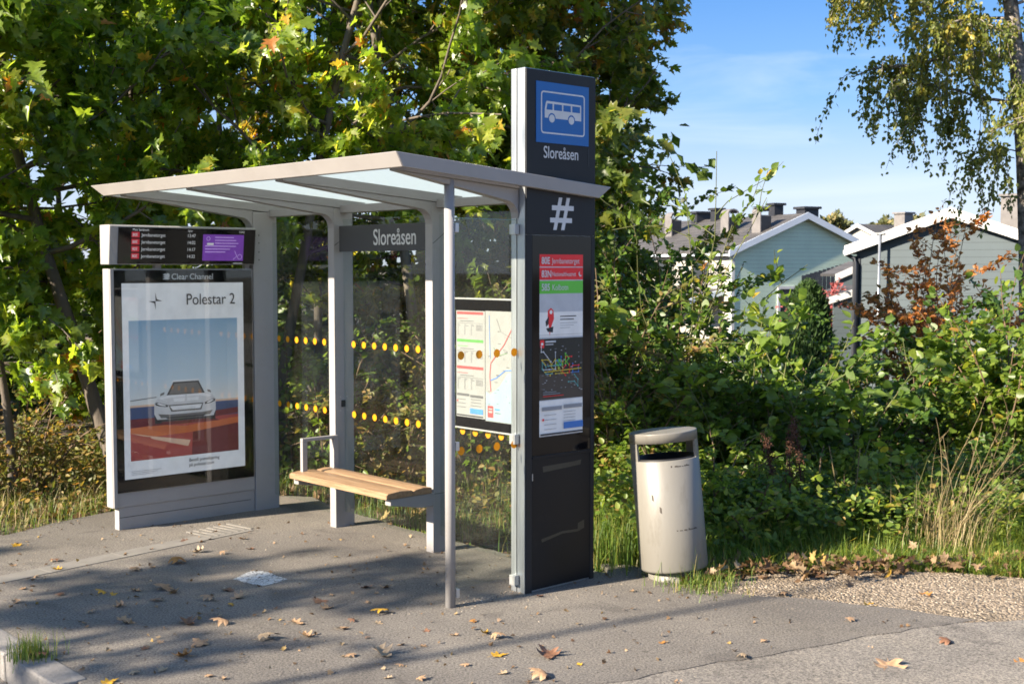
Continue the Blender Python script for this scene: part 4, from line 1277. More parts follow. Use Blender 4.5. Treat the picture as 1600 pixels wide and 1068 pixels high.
def gable_house(name, label, ridge, half, length, face_dir, z0, rise, wall_m, roof_m, barge_m, bw=0.26, over=0.35, side_m=None, group=None):
    """ridge: world point of the front end of the ridge; face_dir: angle of the way the gable looks"""
    h = thing(name, label, 'house', (ridge.x, ridge.y, z0), face_dir+PI/2, group)
    # local frame: -y is the way the gable looks, x along the gable, y back along the ridge
    H = ridge.z-z0; E = H-rise
    ho = half+over; ez = H-rise*ho/half
    mb = MB().use(wall_m)
    mb.prism([(-half, 0), (half, 0), (half, E-0.12), (0, H-0.12), (-half, E-0.12)], 'y', 0.0, 0.18)
    mb.build('gable_wall', h)
    mb = MB().use(side_m or wall_m)
    mb.box(-half+0.003, -half+0.18, 0.1805, length, 0, E-0.13); mb.box(half-0.18, half-0.003, 0.1805, length, 0, E-0.13)
    mb.build('side_wall', h)
    mb = MB().use(roof_m)
    t = 0.10
    mb.prism([(-ho, ez), (0, H), (ho, ez), (ho, ez-t), (0, H-t), (-ho, ez-t)], 'y', -over+0.03, length+over)
    rf = mb.build('roof', h)
    mb = MB().use(barge_m)
    for s in (-1, 1):
        mb.prism([(s*(ho+0.02), ez+0.02), (s*0.001, H+0.03), (s*0.001, H+0.03-bw*1.05), (s*(ho+0.02), ez+0.02-bw)], 'y', -over-0.02, -over+0.0295)
    mb.build('barge_board', h)
    mb = MB().use(barge_m)
    for s in (-1, 1): mb.box(s*ho-0.06, s*ho+0.06, -over+0.031, length, ez-t-0.10, ez-t-0.002)
    mb.build('gutter', h)
    return h, rf, H, E, ez, ho
def chimney(h, parent, x, y, zb, w, d, ht, style):
    mb = MB().use(M['chim'] if style != 'dark' else M['chim_d'])
    if style == 'arch':
        mb.box(x-w/2, x-w/2+0.05, y-d/2, y+d/2, zb, zb+ht); mb.box(x-w/2+0.051, x+w/2, y-d/2+0.02, y+d/2-0.02, zb, zb+ht*0.82)
        mb.use(M['chim_d']).box(x-w/2+0.06, x+w/2-0.02, y-d/2+0.005, y-d/2+0.019, zb+0.1, zb+ht*0.78)
        mb.use(M['chim'])
        pts = []
        for k in range(9):
            a = PI-PI*k/8; pts.append((x+w/2*math.cos(a), zb+ht*0.98+w*0.35*math.sin(a)))
        for k in range(8, -1, -1):
            a = PI-PI*k/8; pts.append((x+(w/2-0.06)*math.cos(a), zb+ht*0.98+(w*0.35-0.06)*math.sin(a)))
        mb.prism(pts, 'y', y-d/2+0.01, y+d/2-0.01)
    else:
        mb.box(x-w/2, x+w/2, y-d/2, y+d/2, zb, zb+ht)
        mb.box(x-w/2-0.09, x+w/2+0.09, y-d/2-0.09, y+d/2+0.09, zb+ht+0.001, zb+ht+0.10)
    return mb.build('chimney', parent)

# pale green gable with a long roof going back to the left
D1 = 52.0
r1 = at_y(1256, 333, D1)
gdir = Vector((0.40, -0.917))           # the gable looks this way
h1, rf1, H, E, ez, ho = gable_house('terrace_house', 'pale green gabled house with white barge boards and many roof chimneys', r1, 3.5, 22.0, math.atan2(gdir.y, gdir.x), -2.6, 1.45, M['h_green'], M['roof'], M['barge_b'], 0.26, 0.30, M['h_white'])
def on_roof(x): return H-1.45/3.5*abs(x)
for x, y, w_, d_, ht, st in ((-1.7, 0.55, 0.55, 0.6, 0.80, 'arch'), (-1.7, 2.9, 0.55, 0.6, 0.80, 'arch'), (0.1, 2.1, 0.45, 0.45, 0.45, 'dark'), (0.55, 0.5, 0.70, 0.6, 0.42, 'dark'), (-0.1, 6.4, 0.42, 0.42, 0.42, 'dark'), (0.0, 7.8, 0.9, 0.5, 0.28, 'dark'), (-1.7, 7.6, 0.55, 0.6, 0.85, 'arch')):
    chimney(h1, rf1, x, y, on_roof(x)-0.25, w_, d_, ht+0.25, st)
def window(h, x0, x1, z0, z1, m=None, y=-0.0, name='window'):
    mb = MB().use(M['barge'])
    f = 0.12
    mb.box(x0-f, x1+f, y-0.05, y-0.002, z1, z1+f); mb.box(x0-f, x1+f, y-0.05, y-0.002, z0-f, z0); mb.box(x0-f, x0, y-0.05, y-0.002, z0+0.001, z1-0.001); mb.box(x1, x1+f, y-0.05, y-0.002, z0+0.001, z1-0.001)
    mb.box((x0+x1)/2-0.03, (x0+x1)/2+0.03, y-0.045, y-0.002, z0+0.001, z1-0.001)
    wd = mb.build(name, h)
    mb = MB().use(M['hglass']); mb.box(x0, x1, y-0.02, y-0.0025, z0, z1); mb.build('pane', wd)
window(h1, -1.15, 0.55, 2.35, 3.62)
mb = MB().use(M['barge']); mb.box(-3.52, -3.38, -0.04, -0.003, 0, E-0.3); mb.build('corner_board', h1)
# windows on the long white side
for y in (2.2, 5.2, 8.2, 11.2, 14.2):
    mb = MB().use(M['h_white']); mb.box(-3.56, -3.503, y-0.7, y+0.7, E-1.5, E-0.5); wd = mb.build('window', h1)
    mb = MB().use(M['hglass']); mb.box(-3.58, -3.561, y-0.6, y+0.6, E-1.42, E-0.58); mb.build('pane', wd)
mb = MB().use(M['roof_dark'])
mb.prism([(-5.4, E-2.25), (-3.45, E-1.75), (-3.45, E-1.65), (-5.4, E-2.15)], 'y', 0.6, 20.0)
mb.build('porch_roof', h1)
mb = MB().use(M['barge_b'])
mb.prism([(-5.45, E-2.4), (-3.53, E-1.9), (-3.53, E-1.66), (-5.45, E-2.14)], 'y', 0.5, 0.598)
mb.build('porch_barge', h1)

# blue-grey house nearer on the right
D2 = 33.0
r2 = at_y(1488, 326, D2)
h2, rf2, H, E, ez, ho = gable_house('weatherboard_house', 'blue grey weatherboard house with white barge boards behind the red leaved bush', r2, 2.45, 9.0, math.atan2(-0.89, -0.45), -2.2, 0.88, M['h_blue'], M['roof_dark'], M['barge'], 0.27, 0.26)
mb = MB().use(M['navy'])
xl = -2.45
mb.tube([(xl+0.02, -0.09, 0.3), (xl+0.02, -0.09, E-0.55), (xl-0.05, -0.1, E-0.42), (xl-0.26, -0.1, E-0.30), (xl-0.28, -0.1, E-0.2)], 0.055, 10)
mb.box(xl-0.10, xl+0.10, -0.03, -0.003, 0.0, E-0.35)
mb.build('downpipe', h2)
mb = MB().use(M['chim']); 
mb.box(0.9, 1.35, 3.0, 3.5, H-0.6, H+0.45); mb.box(0.84, 1.41, 2.94, 3.56, H+0.451, H+0.52)
mb.build('chimney', rf2)
mb = MB().use(M['chim']); mb.box(1.75, 2.2, 2.4, 2.9, H-1.2, H-0.02); mb.build('chimney', rf2)
mb = MB().use(M['alu']); pz = at_y(1368, 384, D2-0.9); mb.tube([(xl+0.62, -0.30, -0.6), (xl+0.66, -0.30, ez+0.32)], 0.035, 10); mb.box(xl+0.55, xl+0.78, -0.33, -0.27, ez+0.321, ez+0.36); mb.build('support_post', h2)

# lower roofs between the two houses
def lean_roof(name, label, p0, p1, depth, bw, roof_m, zdrop=2.0):
    """a sloping roof edge between two seen points, running back"""
    a, b = p0, p1
    h = thing(name, label, 'shed', (a.x, a.y, 0))
    d = b-a
    mb = MB().use(M['barge'])
    vs = []
    q = [(0, 0), (d.x, d.z), (d.x, d.z-bw), (0, -bw)]
    mb.prism([(x, a.z+z) for x, z in q], 'y', 0, 0.05)
    mb.build('barge_board', h)
    mb = MB().use(roof_m)
    mb.prism([(x, a.z+z) for x, z in [(0, 0.0), (d.x, d.z+0.0), (d.x, d.z-0.08), (0, -0.08)]], 'y', 0.052, depth); mb.build('roof', h)
    mb = MB().use(M['h_blue'])
    mb.prism([(0.15, a.z-bw-zdrop), (d.x-0.05, a.z-bw-zdrop), (d.x-0.05, a.z+d.z-bw*0.9), (0.15, a.z-bw*0.9)], 'y', 0.10, 0.2); mb.build('wall', h)
    return h
lean_roof('garden_shed', 'low shed roof with white edge beside the clipped thuja', at_y(1296, 464, 36), at_y(1352, 446, 36), 2.5, 0.20, M['roof_dark'])
lean_roof('lean_to', 'lean-to roof with white edge above the pink bush', at_y(1306, 428, 40), at_y(1352, 408, 40), 2.0, 0.22, M['roof'])
st = thing('stepped_fence', 'dark navy stepped fence against the pale green gable', 'fence', at_y(1253, 440, 44))
b0 = st.location.copy()
mb = MB().use(M['navy'])
n = 11
for i in range(n):
    a = at_y(1253+i*6.4, 430-i*1.9, 44+i*0.02); b = at_y(1253+(i+1)*6.4, 430, 44)
    mb.box(a.x-b0.x, b.x-b0.x, i*0.003, 0.06+i*0.003, -1.8, a.z-b0.z)
mb.build('boards', st)
# farther roofs
r3 = at_y(1395, 347, 70.0)
h3, rf3, H, E, ez, ho = gable_house('far_house', 'far dark roofed house seen between the green and the blue grey gable', at_y(1345, 350, 72.0), 3.4, 12.0, math.atan2(-0.55, -0.83), -2.0, 1.5, M['h_white'], M['roof'], M['barge'], 0.2, 0.3)
chimney(h3, rf3, 0.9, 2.6, H-0.9, 0.75, 0.75, 1.5, 'box')
def across(a, n): return (a*0.857-n*0.515, a*0.515+n*0.857)
SHADE = []
for a, n, h, R_, s, lb in ((-7.8, 6.4, 6.3, 1.2, 501, 'bushy small tree across the road, first of the row'), (-8.6, 7.5, 6.2, 1.2, 502, 'bushy small tree across the road, second of the row'), (-10.0, 9.4, 6.0, 0.9, 503, 'slim small tree across the road, third of the row')):
    SHADE.append(across(a, n)+(h, R_, s, lb))
# ================================================================== vegetation
def arr(v): return np.array((v[0], v[1], v[2]), float)
GREEN_MAPLE = [(0.0, (0.063, 0.116, 0.015)), (0.35, (0.107, 0.176, 0.021)), (0.70, (0.181, 0.240, 0.028)), (0.88, (0.286, 0.292, 0.036)), (0.96, (0.404, 0.261, 0.041)), (1.0, (0.446, 0.180, 0.050))]
AUTUMN_MAPLE = [(0.0, (0.055, 0.090, 0.015)), (0.45, (0.100, 0.140, 0.022)), (0.70, (0.190, 0.190, 0.030)), (0.85, (0.320, 0.210, 0.040)), (1.0, (0.340, 0.124, 0.040))]
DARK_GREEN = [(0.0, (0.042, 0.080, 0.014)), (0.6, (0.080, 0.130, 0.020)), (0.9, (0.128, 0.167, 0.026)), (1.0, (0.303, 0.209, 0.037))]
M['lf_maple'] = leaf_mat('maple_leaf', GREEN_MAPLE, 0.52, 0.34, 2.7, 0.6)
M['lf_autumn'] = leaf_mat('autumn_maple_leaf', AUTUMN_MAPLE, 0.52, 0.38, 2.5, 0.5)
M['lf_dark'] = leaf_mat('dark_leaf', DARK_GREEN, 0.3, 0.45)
M['lf_shrub'] = leaf_mat('shrub_leaf', [(0.0, (0.042, 0.091, 0.018)), (0.5, (0.076, 0.139, 0.025)), (0.85, (0.129, 0.189, 0.030)), (0.96, (0.257, 0.226, 0.030)), (1.0, (0.332, 0.197, 0.030))], 0.38, 0.42)
M['lf_knot'] = leaf_mat('broad_leaf', [(0.0, (0.070, 0.124, 0.022)), (0.5, (0.132, 0.202, 0.031)), (0.85, (0.217, 0.264, 0.039)), (0.95, (0.419, 0.326, 0.046)), (1.0, (0.388, 0.217, 0.046))], 0.45, 0.4)
M['lf_brown'] = leaf_mat('browning_leaf', [(0.0, (0.085, 0.111, 0.026)), (0.4, (0.150, 0.150, 0.039)), (0.7, (0.245, 0.181, 0.051)), (1.0, (0.341, 0.170, 0.064))], 0.35, 0.55)
M['lf_red'] = leaf_mat('rust_red_leaf', [(0.0, (0.16, 0.13, 0.04)), (0.3, (0.34, 0.15, 0.05)), (0.7, (0.50, 0.20, 0.06)), (1.0, (0.60, 0.30, 0.06))], 0.45, 0.5, 1.5)
M['lf_pink'] = leaf_mat('pink_red_leaf', [(0.0, (0.252, 0.070, 0.070)), (0.6, (0.448, 0.119, 0.119)), (1.0, (0.588, 0.238, 0.210))], 0.3, 0.5, 1.2)
M['lf_birch'] = leaf_mat('birch_leaf', [(0.0, (0.085, 0.117, 0.026)), (0.5, (0.160, 0.183, 0.038)), (0.8, (0.300, 0.268, 0.043)), (1.0, (0.556, 0.386, 0.065))], 0.40, 0.45)
M['lf_far'] = leaf_mat('far_tree_leaf', [(0.0, (0.07, 0.085, 0.03)), (0.6, (0.12, 0.13, 0.045)), (1.0, (0.22, 0.17, 0.05))], 0.25, 0.6, 1.2)
M['lf_thuja'] = leaf_mat('thuja_spray', [(0.0, (0.016, 0.040, 0.008)), (0.6, (0.030, 0.070, 0.012)), (1.0, (0.055, 0.105, 0.018))], 0.15, 0.6, 1.1)
M['lf_weed'] = leaf_mat('weed_leaf', [(0.0, (0.092, 0.149, 0.023)), (0.5, (0.149, 0.218, 0.034)), (0.9, (0.253, 0.287, 0.046)), (1.0, (0.345, 0.230, 0.069))], 0.45, 0.45)
M['bark'] = paint('grey_brown_bark', (0.115, 0.095, 0.075), 0.9, 0, 0.35, 9, 0.6, 40, stretch=(1, 1, 0.25))
M['bark_d'] = paint('dark_bark', (0.055, 0.045, 0.035), 0.9, 0, 0.35, 9, 0.6, 40, stretch=(1, 1, 0.25))
M['stem_g'] = paint('green_stem', (0.10, 0.11, 0.035), 0.7, 0, 0.3, 9)
M['stem_b'] = paint('brown_stem', (0.13, 0.085, 0.05), 0.8, 0, 0.3, 9)
M['stem_r'] = paint('dark_red_brown_stalk', (0.060, 0.024, 0.014), 0.8, 0, 0.3, 9)
def birch_bark():
    m, nt, b = new_mat('birch_bark')
    tc = node(nt, 'ShaderNodeTexCoord'); mp = node(nt, 'ShaderNodeMapping'); mp.inputs['Scale'].default_value = (3, 3, 4.5)
    nt.links.new(tc.outputs['Object'], mp.inputs[0])
    n = node(nt, 'ShaderNodeTexNoise', Scale=2.2, Detail=8.0, Roughness=0.7); nt.links.new(mp.outputs[0], n.inputs['Vector'])
    r = ramp(nt, n.outputs['Fac'], [(0.40, (0.045, 0.038, 0.03)), (0.52, (0.20, 0.175, 0.15)), (0.7, (0.44, 0.40, 0.36))])
    nt.links.new(r.outputs[0], b.inputs['Base Color']); b.inputs['Roughness'].default_value = 0.85
    return m
M['bark_birch'] = birch_bark()

def keep_clear(P):
    """foliage stays out of the shelter and off the paving"""
    u, v = uv_of(P[:, 0], P[:, 1])
    return ~((v < 1.32) & (u < 1.2) & (u > -3.9) & (P[:, 2] < 3.6)) & (P[:, 2] > 0.0)

def keep_right(P):
    """the wood ends in an uneven edge towards the gardens"""
    e = 0.124+0.013*np.sin((P[:, 2]-3.55)*7.0)+0.005*np.sin(P[:, 2]*23+P[:, 1]*17)*np.sin(P[:, 1]*29)
    return keep_clear(P) & (P[:, 0] < e*P[:, 1])

def maple(name, label, base, h, R, seed, kind='maple', leaf=0.115, mat=None, bark=None, n_limb=15, per=15, low=0.22, lean=(0, 0), group='maples behind the shelter', trunk_r=0.06, keep=None or keep_clear, subs=8, cat='tree', zmax=7.5, shape=None, wig=0.05):
    rng = np.random.default_rng(seed)
    base = arr(base)
    t = thing(name, label, cat, base, 0, group)
    tr = path(base-np.array([0, 0, 0.1]), (lean[0], lean[1], 1), h, 14, rng, wig, 0.25)
    paths = [(tr, trunk_r, 0.015)]
    P, A, N, S, G = [], [], [], [], []
    for i in range(n_limb):
        f = low+(0.97-low)*(i+rng.uniform(0, 0.8))/n_limb
        p, d = along(tr, np.array([f])); p = p[0]
        az = i*2.39996+rng.uniform(-0.5, 0.5)
        rel = (f-low)/(1-low)
        ln = R*(math.sin(PI*min(1, 0.22+0.72*rel))**0.7)*rng.uniform(0.75, 1.15) if shape is None else R*shape(rel)*rng.uniform(0.8, 1.15)
        el = 0.15+0.9*rel
        dr = np.array([math.cos(az), math.sin(az), el])
        lp = path(p, dr, ln, 7, rng, 0.14, 0.1)
        paths.append((lp, trunk_r*0.36*(1-0.6*rel), 0.006))
        clump = rng.uniform(0, 1)
        for j in range(subs):
            fs = rng.uniform(0.22, 1.0)
            q, dd = along(lp, np.array([fs])); q, dd = q[0], dd[0]
            sd = dd+rng.normal(0, 0.65, 3)+np.array([0, 0, -0.05])
            sp = path(q, sd, ln*rng.uniform(0.22, 0.5), 4, rng, 0.2, -0.25)
            paths.append((sp, 0.008, 0.003))
            m = max(2, int(per*rng.uniform(0.7, 1.3)))
            pos, dirs = along(sp, rng.uniform(0.15, 1.0, m)**0.8)
            off = rng.normal(0, 0.5, (m, 3))
            pos = pos+off*leaf*0.8
            out = pos-np.array([base[0], base[1], pos[:, 2].mean()]); out[:, 2] = 0; out = norm(out)
            a = norm(dirs*0.5+out*0.6+rng.normal(0, 0.6, (m, 3))+np.array([0, 0, -0.6]))
            nrm = norm(out*0.6+np.array([0, 0, 0.45])+SUN*0.9+rng.normal(0, 0.62, (m, 3)))
            P.append(pos); A.append(a); N.append(nrm); S.append(leaf*rng.uniform(0.45, 1.25, m))
            G.append(np.clip(0.55*rng.random(m)+0.35*clump+0.12*rng.random()+rng.normal(0, 0.10, m), 0, 1))
    P, A, N, S, G = map(np.concatenate, (P, A, N, S, G))
    k = (P[:, 2] < zmax)
    P, A, N, S, G = P[k], A[k], N[k], S[k], G[k]
    if keep is not None:
        k = keep(P); P, A, N, S, G = P[k], A[k], N[k], S[k], G[k]
        cut = [paths[0]]
        for q, r0, r1 in paths[1:]:
            ok = keep(q); m = len(q) if ok.all() else int(np.argmin(ok))
            if m >= 2: cut.append((q[:m], r0, r1))
        paths = cut
    link('trunk', tubes_mesh('trunk', paths, [bark or M['bark']], base, 7), t)
    link('crown', leaves_mesh('crown', kind, P-base, A, N, S, [mat or M['lf_maple']], rng, G), t)
    return t

def G0(x, y): return (x, y, float(ground_z(x, y)))

# --- maples behind the shelter, first row
maple('maple_tree', 'leaning maple with a bare slanting trunk just left of the advert panel', G0(-3.35, 10.75), 6.6, 2.1, 11, lean=(-0.34, 0.02), low=0.34, n_limb=26, per=46, trunk_r=0.075, subs=9)
maple('maple_tree', 'bright green maple filling the upper left corner behind the verge', G0(-5.3, 11.2), 7.5, 2.5, 12, low=0.16, n_limb=26, per=46, subs=9)
maple('maple_tree', 'yellow green maple rising right behind the departure display', G0(-2.25, 11.9), 7.2, 2.2, 13, low=0.28, n_limb=26, per=46, subs=9)
maple('maple_tree', 'maple whose crown rises above the middle of the shelter roof', G0(-0.85, 11.6), 7.2, 2.1, 14, low=0.30, n_limb=26, per=46, subs=9, lean=(0.0, 0.05))
maple('maple_tree', 'dark olive maple crowding close behind the blue bus sign', G0(0.25, 12.8), 7.6, 2.0, 15, leaf=0.115, low=0.12, n_limb=32, per=44, keep=keep_right, subs=9, mat=M['lf_autumn'])
maple('maple_tree', 'autumn tinted maple at the edge of the sky right of the pylon', G0(0.45, 14.2), 9.0, 1.8, 16, leaf=0.098, low=0.08, n_limb=40, per=36, keep=keep_right, subs=12, mat=M['lf_autumn'], zmax=9, shape=lambda r: 0.55+0.55*min(1, r*2.2))
maple('maple_tree', 'young maple with broad low leaves at the left edge above the dry grass', G0(-4.25, 10.5), 4.4, 1.35, 17, low=0.36, n_limb=22, per=26, trunk_r=0.04, subs=8, leaf=0.14)
maple('maple_tree', 'olive maple filling the gap between the bus sign and the sky edge', G0(0.1, 15.0), 8.6, 1.7, 18, leaf=0.12, low=0.08, n_limb=34, per=46, mat=M['lf_autumn'], subs=10, keep=keep_right)
maple('maple_tree', 'low leafy maple filling the space behind the leaning trunk', G0(-3.75, 12.0), 5.2, 1.7, 19, low=0.12, n_limb=28, per=28, trunk_r=0.04, subs=9, leaf=0.125)
# --- second row
for i, (x, y, s, lb) in enumerate(((-7.2, 14.2, 31, 'shaded maple behind the bright one in the upper left corner'), (-4.4, 14.6, 32, 'shaded maple in the second row behind the leaning trunk'), (-2.4, 15.4, 33, 'shaded maple in the second row behind the departure display'), (-0.6, 15.6, 34, 'shaded maple in the second row behind the shelter roof'))):
    maple('maple_tree', lb, G0(x, y), 8.0, 2.6, s, leaf=0.125, low=0.14, n_limb=26, per=32, mat=M['lf_maple'] if i % 2 else M['lf_autumn'], bark=M['bark_d'], subs=8)
# --- dark back row
for i, (x, y, s, lb) in enumerate(((-10.5, 19.5, 41, 'farthest dark tree at the left edge of the wood'), (-7.4, 20.5, 42, 'dark tree deep in the wood behind the upper left corner'), (-4.6, 20.0, 43, 'dark tree deep in the wood behind the advert panel'), (-2.2, 20.8, 44, 'dark tree deep in the wood behind the name board'), (-0.2, 20.2, 45, 'dark tree deep in the wood left of the pylon top'))):
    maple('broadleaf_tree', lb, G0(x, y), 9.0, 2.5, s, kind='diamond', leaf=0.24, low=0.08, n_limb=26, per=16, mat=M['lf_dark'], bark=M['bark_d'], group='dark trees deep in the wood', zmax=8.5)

SHRUB_K = 1.9
def shrub(name, label, base, h, R, seed, kind='ovate', leaf=0.07, mat=None, stem=None, n_stem=14, per=26, arch=-0.5, group=None, droop=-0.3, side=5, stem_r=0.012, keep=keep_clear, cat='shrub', up=1.0, lmin=0.25, crown='foliage', wig=0.12, span=1.0):
    rng = np.random.default_rng(seed)
    base = arr(base)
    t = thing(name, label, cat, base, 0, group)
    paths, P, A, N, S, G = [], [], [], [], [], []
    for i in range(n_stem):
        az = i*2.39996+rng.uniform(-0.6, 0.6)
        r = math.sqrt((i+0.5)/n_stem)
        b = base+np.array([math.cos(az), math.sin(az), 0])*R*0.35*r*span
        d = np.array([math.cos(az)*r*R/h*0.9, math.sin(az)*r*R/h*0.9, up])
        L = h*rng.uniform(0.72, 1.08)*(1.0-0.18*r)
        sp = path(b-np.array([0, 0, 0.05]), d, L, 8, rng, wig, arch*r)
        paths.append((sp, stem_r, 0.003))
        cl = rng.random()
        for j in range(side+1):
            if j < side:
                q, dd = along(sp, np.array([rng.uniform(lmin, 0.95)])); q, dd = q[0], dd[0]
                a2 = rng.uniform(0, 2*PI)
                tw = path(q, dd*0.4+np.array([math.cos(a2), math.sin(a2), rng.uniform(-0.1, 0.6)]), h*rng.uniform(0.14, 0.32), 4, rng, 0.18, -0.15)
                paths.append((tw, 0.005, 0.002)); m = per
            else:
                tw = sp; m = per
            m = max(2, int(m*SHRUB_K*rng.uniform(0.6, 1.3)))
            fr = rng.uniform(0.1 if j < side else lmin, 1.0, m)
            pos, dirs = along(tw, fr)
            pos = pos+rng.normal(0, 0.45, (m, 3))*leaf*0.7
            out = norm(rng.normal(0, 1, (m, 3))*np.array([1, 1, 0.3])+norm(pos-base-np.array([0, 0, h*0.3]))*0.9)
            a = norm(out+dirs*0.35+np.array([0, 0, droop])+rng.normal(0, 0.2, (m, 3)))
            nrm = norm(np.array([0, 0, 0.6])+out*0.4+SUN*0.6+rng.normal(0, 0.6, (m, 3)))
            P.append(pos); A.append(a); N.append(nrm); S.append(leaf*rng.uniform(0.55, 1.2, m))
            G.append(np.clip(0.6*rng.random(m)+0.3*cl+rng.normal(0, 0.1, m), 0, 1))
    P, A, N, S, G = map(np.concatenate, (P, A, N, S, G))
    if keep is not None:
        k = keep(P); P, A, N, S, G = P[k], A[k], N[k], S[k], G[k]
        paths = [q for q in paths if keep(q[0][2:]).all()] or paths[:1]
    link('stems', tubes_mesh('stems', paths, [stem or M['stem_b']], base, 5), t)
    link(crown, leaves_mesh(crown, kind, P-base, A, N, S, [mat or M['lf_shrub']], rng, G), t)
    return t

# --- thin undergrowth behind the shelter
for i, (x, y, h, s, mt, lf, lb) in enumerate((
    (-5.1, 9.9, 1.5, 51, 'lf_brown', 0.06, 'brown tangled bush at the left edge above the verge'),
    (-4.25, 10.6, 1.25, 52, 'lf_brown', 0.055, 'low yellowing bush between the left edge and the advert panel'),
    (-1.75, 10.9, 1.7, 53, 'lf_knot', 0.075, 'green sapling thicket seen through the first glass wall'),
    (-0.95, 10.6, 1.6, 54, 'lf_brown', 0.06, 'sparse browning bush behind the bench'),
    (-0.15, 10.4, 1.9, 55, 'lf_knot', 0.055, 'yellow brown bush behind the timetable case'),
    (0.62, 10.4, 2.2, 56, 'lf_brown', 0.06, 'tall brownish bush just behind the pylon'),
    (-2.9, 11.6, 1.6, 57, 'lf_shrub', 0.08, 'green bush hidden behind the advert panel'),
    (-6.2, 11.6, 1.8, 58, 'lf_shrub', 0.08, 'green bush at the left edge below the bright maple'))):
    shrub('understory_bush', lb, G0(x, y), h, 0.8, s, leaf=lf, mat=M[mt], n_stem=16, per=11, group='bushes under the maples', lmin=0.12)

for i, (x, y, h, R_, s, lb) in enumerate(((-9.2, 15.5, 3.0, 2.0, 151, 'dense dark bush far left under the back trees'), (-6.6, 16.5, 3.0, 2.0, 152, 'dense dark bush behind the bright maple'), (-4.2, 16.8, 3.2, 2.0, 153, 'dense dark bush deep behind the advert panel'), (-2.2, 17.2, 3.2, 2.0, 154, 'dense dark bush deep behind the bench'), (-0.3, 17.0, 3.2, 1.8, 155, 'dense dark bush deep behind the timetable'), (0.9, 16.8, 3.2, 1.6, 156, 'dense dark bush deep behind the pylon'))):
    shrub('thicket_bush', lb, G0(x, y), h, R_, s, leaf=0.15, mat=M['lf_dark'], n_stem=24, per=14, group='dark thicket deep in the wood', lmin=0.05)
# --- the hedge bank on the right
for i, (x, y, h, R, s, mt, lf, kd, per, lb) in enumerate((
    (1.15, 10.2, 1.25, 0.7, 61, 'lf_knot', 0.06, 'ovate', 18, 'small bright leaved bush between the pylon and the litter bin'),
    (1.30, 11.6, 2.7, 1.0, 62, 'lf_shrub', 0.07, 'ovate', 30, 'tall mixed green bush right of the pylon'),
    (2.05, 10.7, 1.75, 1.0, 63, 'lf_shrub', 0.07, 'round', 24, 'dark green bush behind the litter bin'),
    (2.95, 10.9, 1.30, 1.0, 64, 'lf_shrub', 0.062, 'round', 22, 'rounded green bush behind the brown stalks'),
    (3.75, 11.7, 1.25, 1.0, 65, 'lf_shrub', 0.055, 'ovate', 22, 'dense green bush behind the dry grass clump'),
    (4.40, 10.9, 1.95, 0.9, 66, 'lf_knot', 0.072, 'round', 26, 'tall dark bush with pale sunlit leaves at the right edge'),
    (5.15, 12.3, 2.1, 1.0, 67, 'lf_shrub', 0.072, 'round', 24, 'leafy dark bush below the birch trunk'),
    (1.1, 13.4, 3.0, 1.1, 69, 'lf_autumn', 0.08, 'ovate', 26, 'olive bush in the gap under the autumn maple'),
    (2.0, 12.6, 1.45, 1.0, 70, 'lf_shrub', 0.065, 'ovate', 24, 'bushy green shrub below the terrace house'),
    (3.45, 14.4, 1.25, 1.2, 71, 'lf_knot', 0.055, 'ovate', 22, 'fresh green shrub below the shed roof'),
    (4.6, 13.4, 1.3, 1.0, 72, 'lf_shrub', 0.06, 'ovate', 24, 'dark shrub below the blue grey house'))):
    shrub('hedge_bush', lb, G0(x, y), h, R, s, kind=kd, leaf=lf, mat=M[mt], n_stem=18, per=per, group='bushes in the hedge bank', lmin=0.08)
for x, y, h, s, lf, lb in ((1.55, 8.6, 0.55, 171, 0.05, 'low bramble right behind the litter bin'), (2.1, 8.95, 0.62, 172, 0.055, 'low bramble at the foot of the brown stalks'), (2.75, 9.0, 0.5, 173, 0.045, 'low bramble below the pale bare stalks'), (3.35, 9.4, 0.6, 174, 0.05, 'low bramble left of the dry grass clump'), (1.35, 9.3, 0.8, 175, 0.055, 'leafy bramble between the litter bin and the hedge'), (4.0, 9.9, 0.7, 176, 0.055, 'leafy bramble at the right edge of the verge')):
    shrub('bramble', lb, G0(x, y), h, 0.6, s, leaf=lf, mat=M['lf_weed'] if s % 2 else M['lf_shrub'], n_stem=18, per=11, group='brambles on the verge', lmin=0.1, arch=-0.9, wig=0.18, span=1.6)
# tall broad-leaved shoots that catch the sun
shrub('broadleaf_shrub', 'tall shoots with big sunlit pale green leaves above the litter bin', G0(1.95, 10.15), 2.02, 0.75, 81, kind='ovate', leaf=0.105, mat=M['lf_knot'], stem=M['stem_g'], n_stem=11, per=9, side=4, lmin=0.3, arch=-0.15, droop=-0.2, stem_r=0.010, up=1.5)
shrub('broadleaf_shrub', 'slim shoots with a few large leaves against the sky beside the autumn maple', G0(1.40, 10.8), 3.0, 0.5, 82, kind='ovate', leaf=0.085, mat=M['lf_knot'], stem=M['stem_g'], n_stem=8, per=6, side=3, lmin=0.35, arch=0.0, droop=-0.1, stem_r=0.009, up=2.0)
shrub('broadleaf_shrub', 'drooping large leaved shoots with yellow leaves above the brown stalks', G0(2.55, 9.75), 1.5, 0.7, 83, kind='round', leaf=0.10, mat=M['lf_knot'], stem=M['stem_g'], n_stem=7, per=5, side=3, lmin=0.35, arch=-0.8, droop=-0.5)
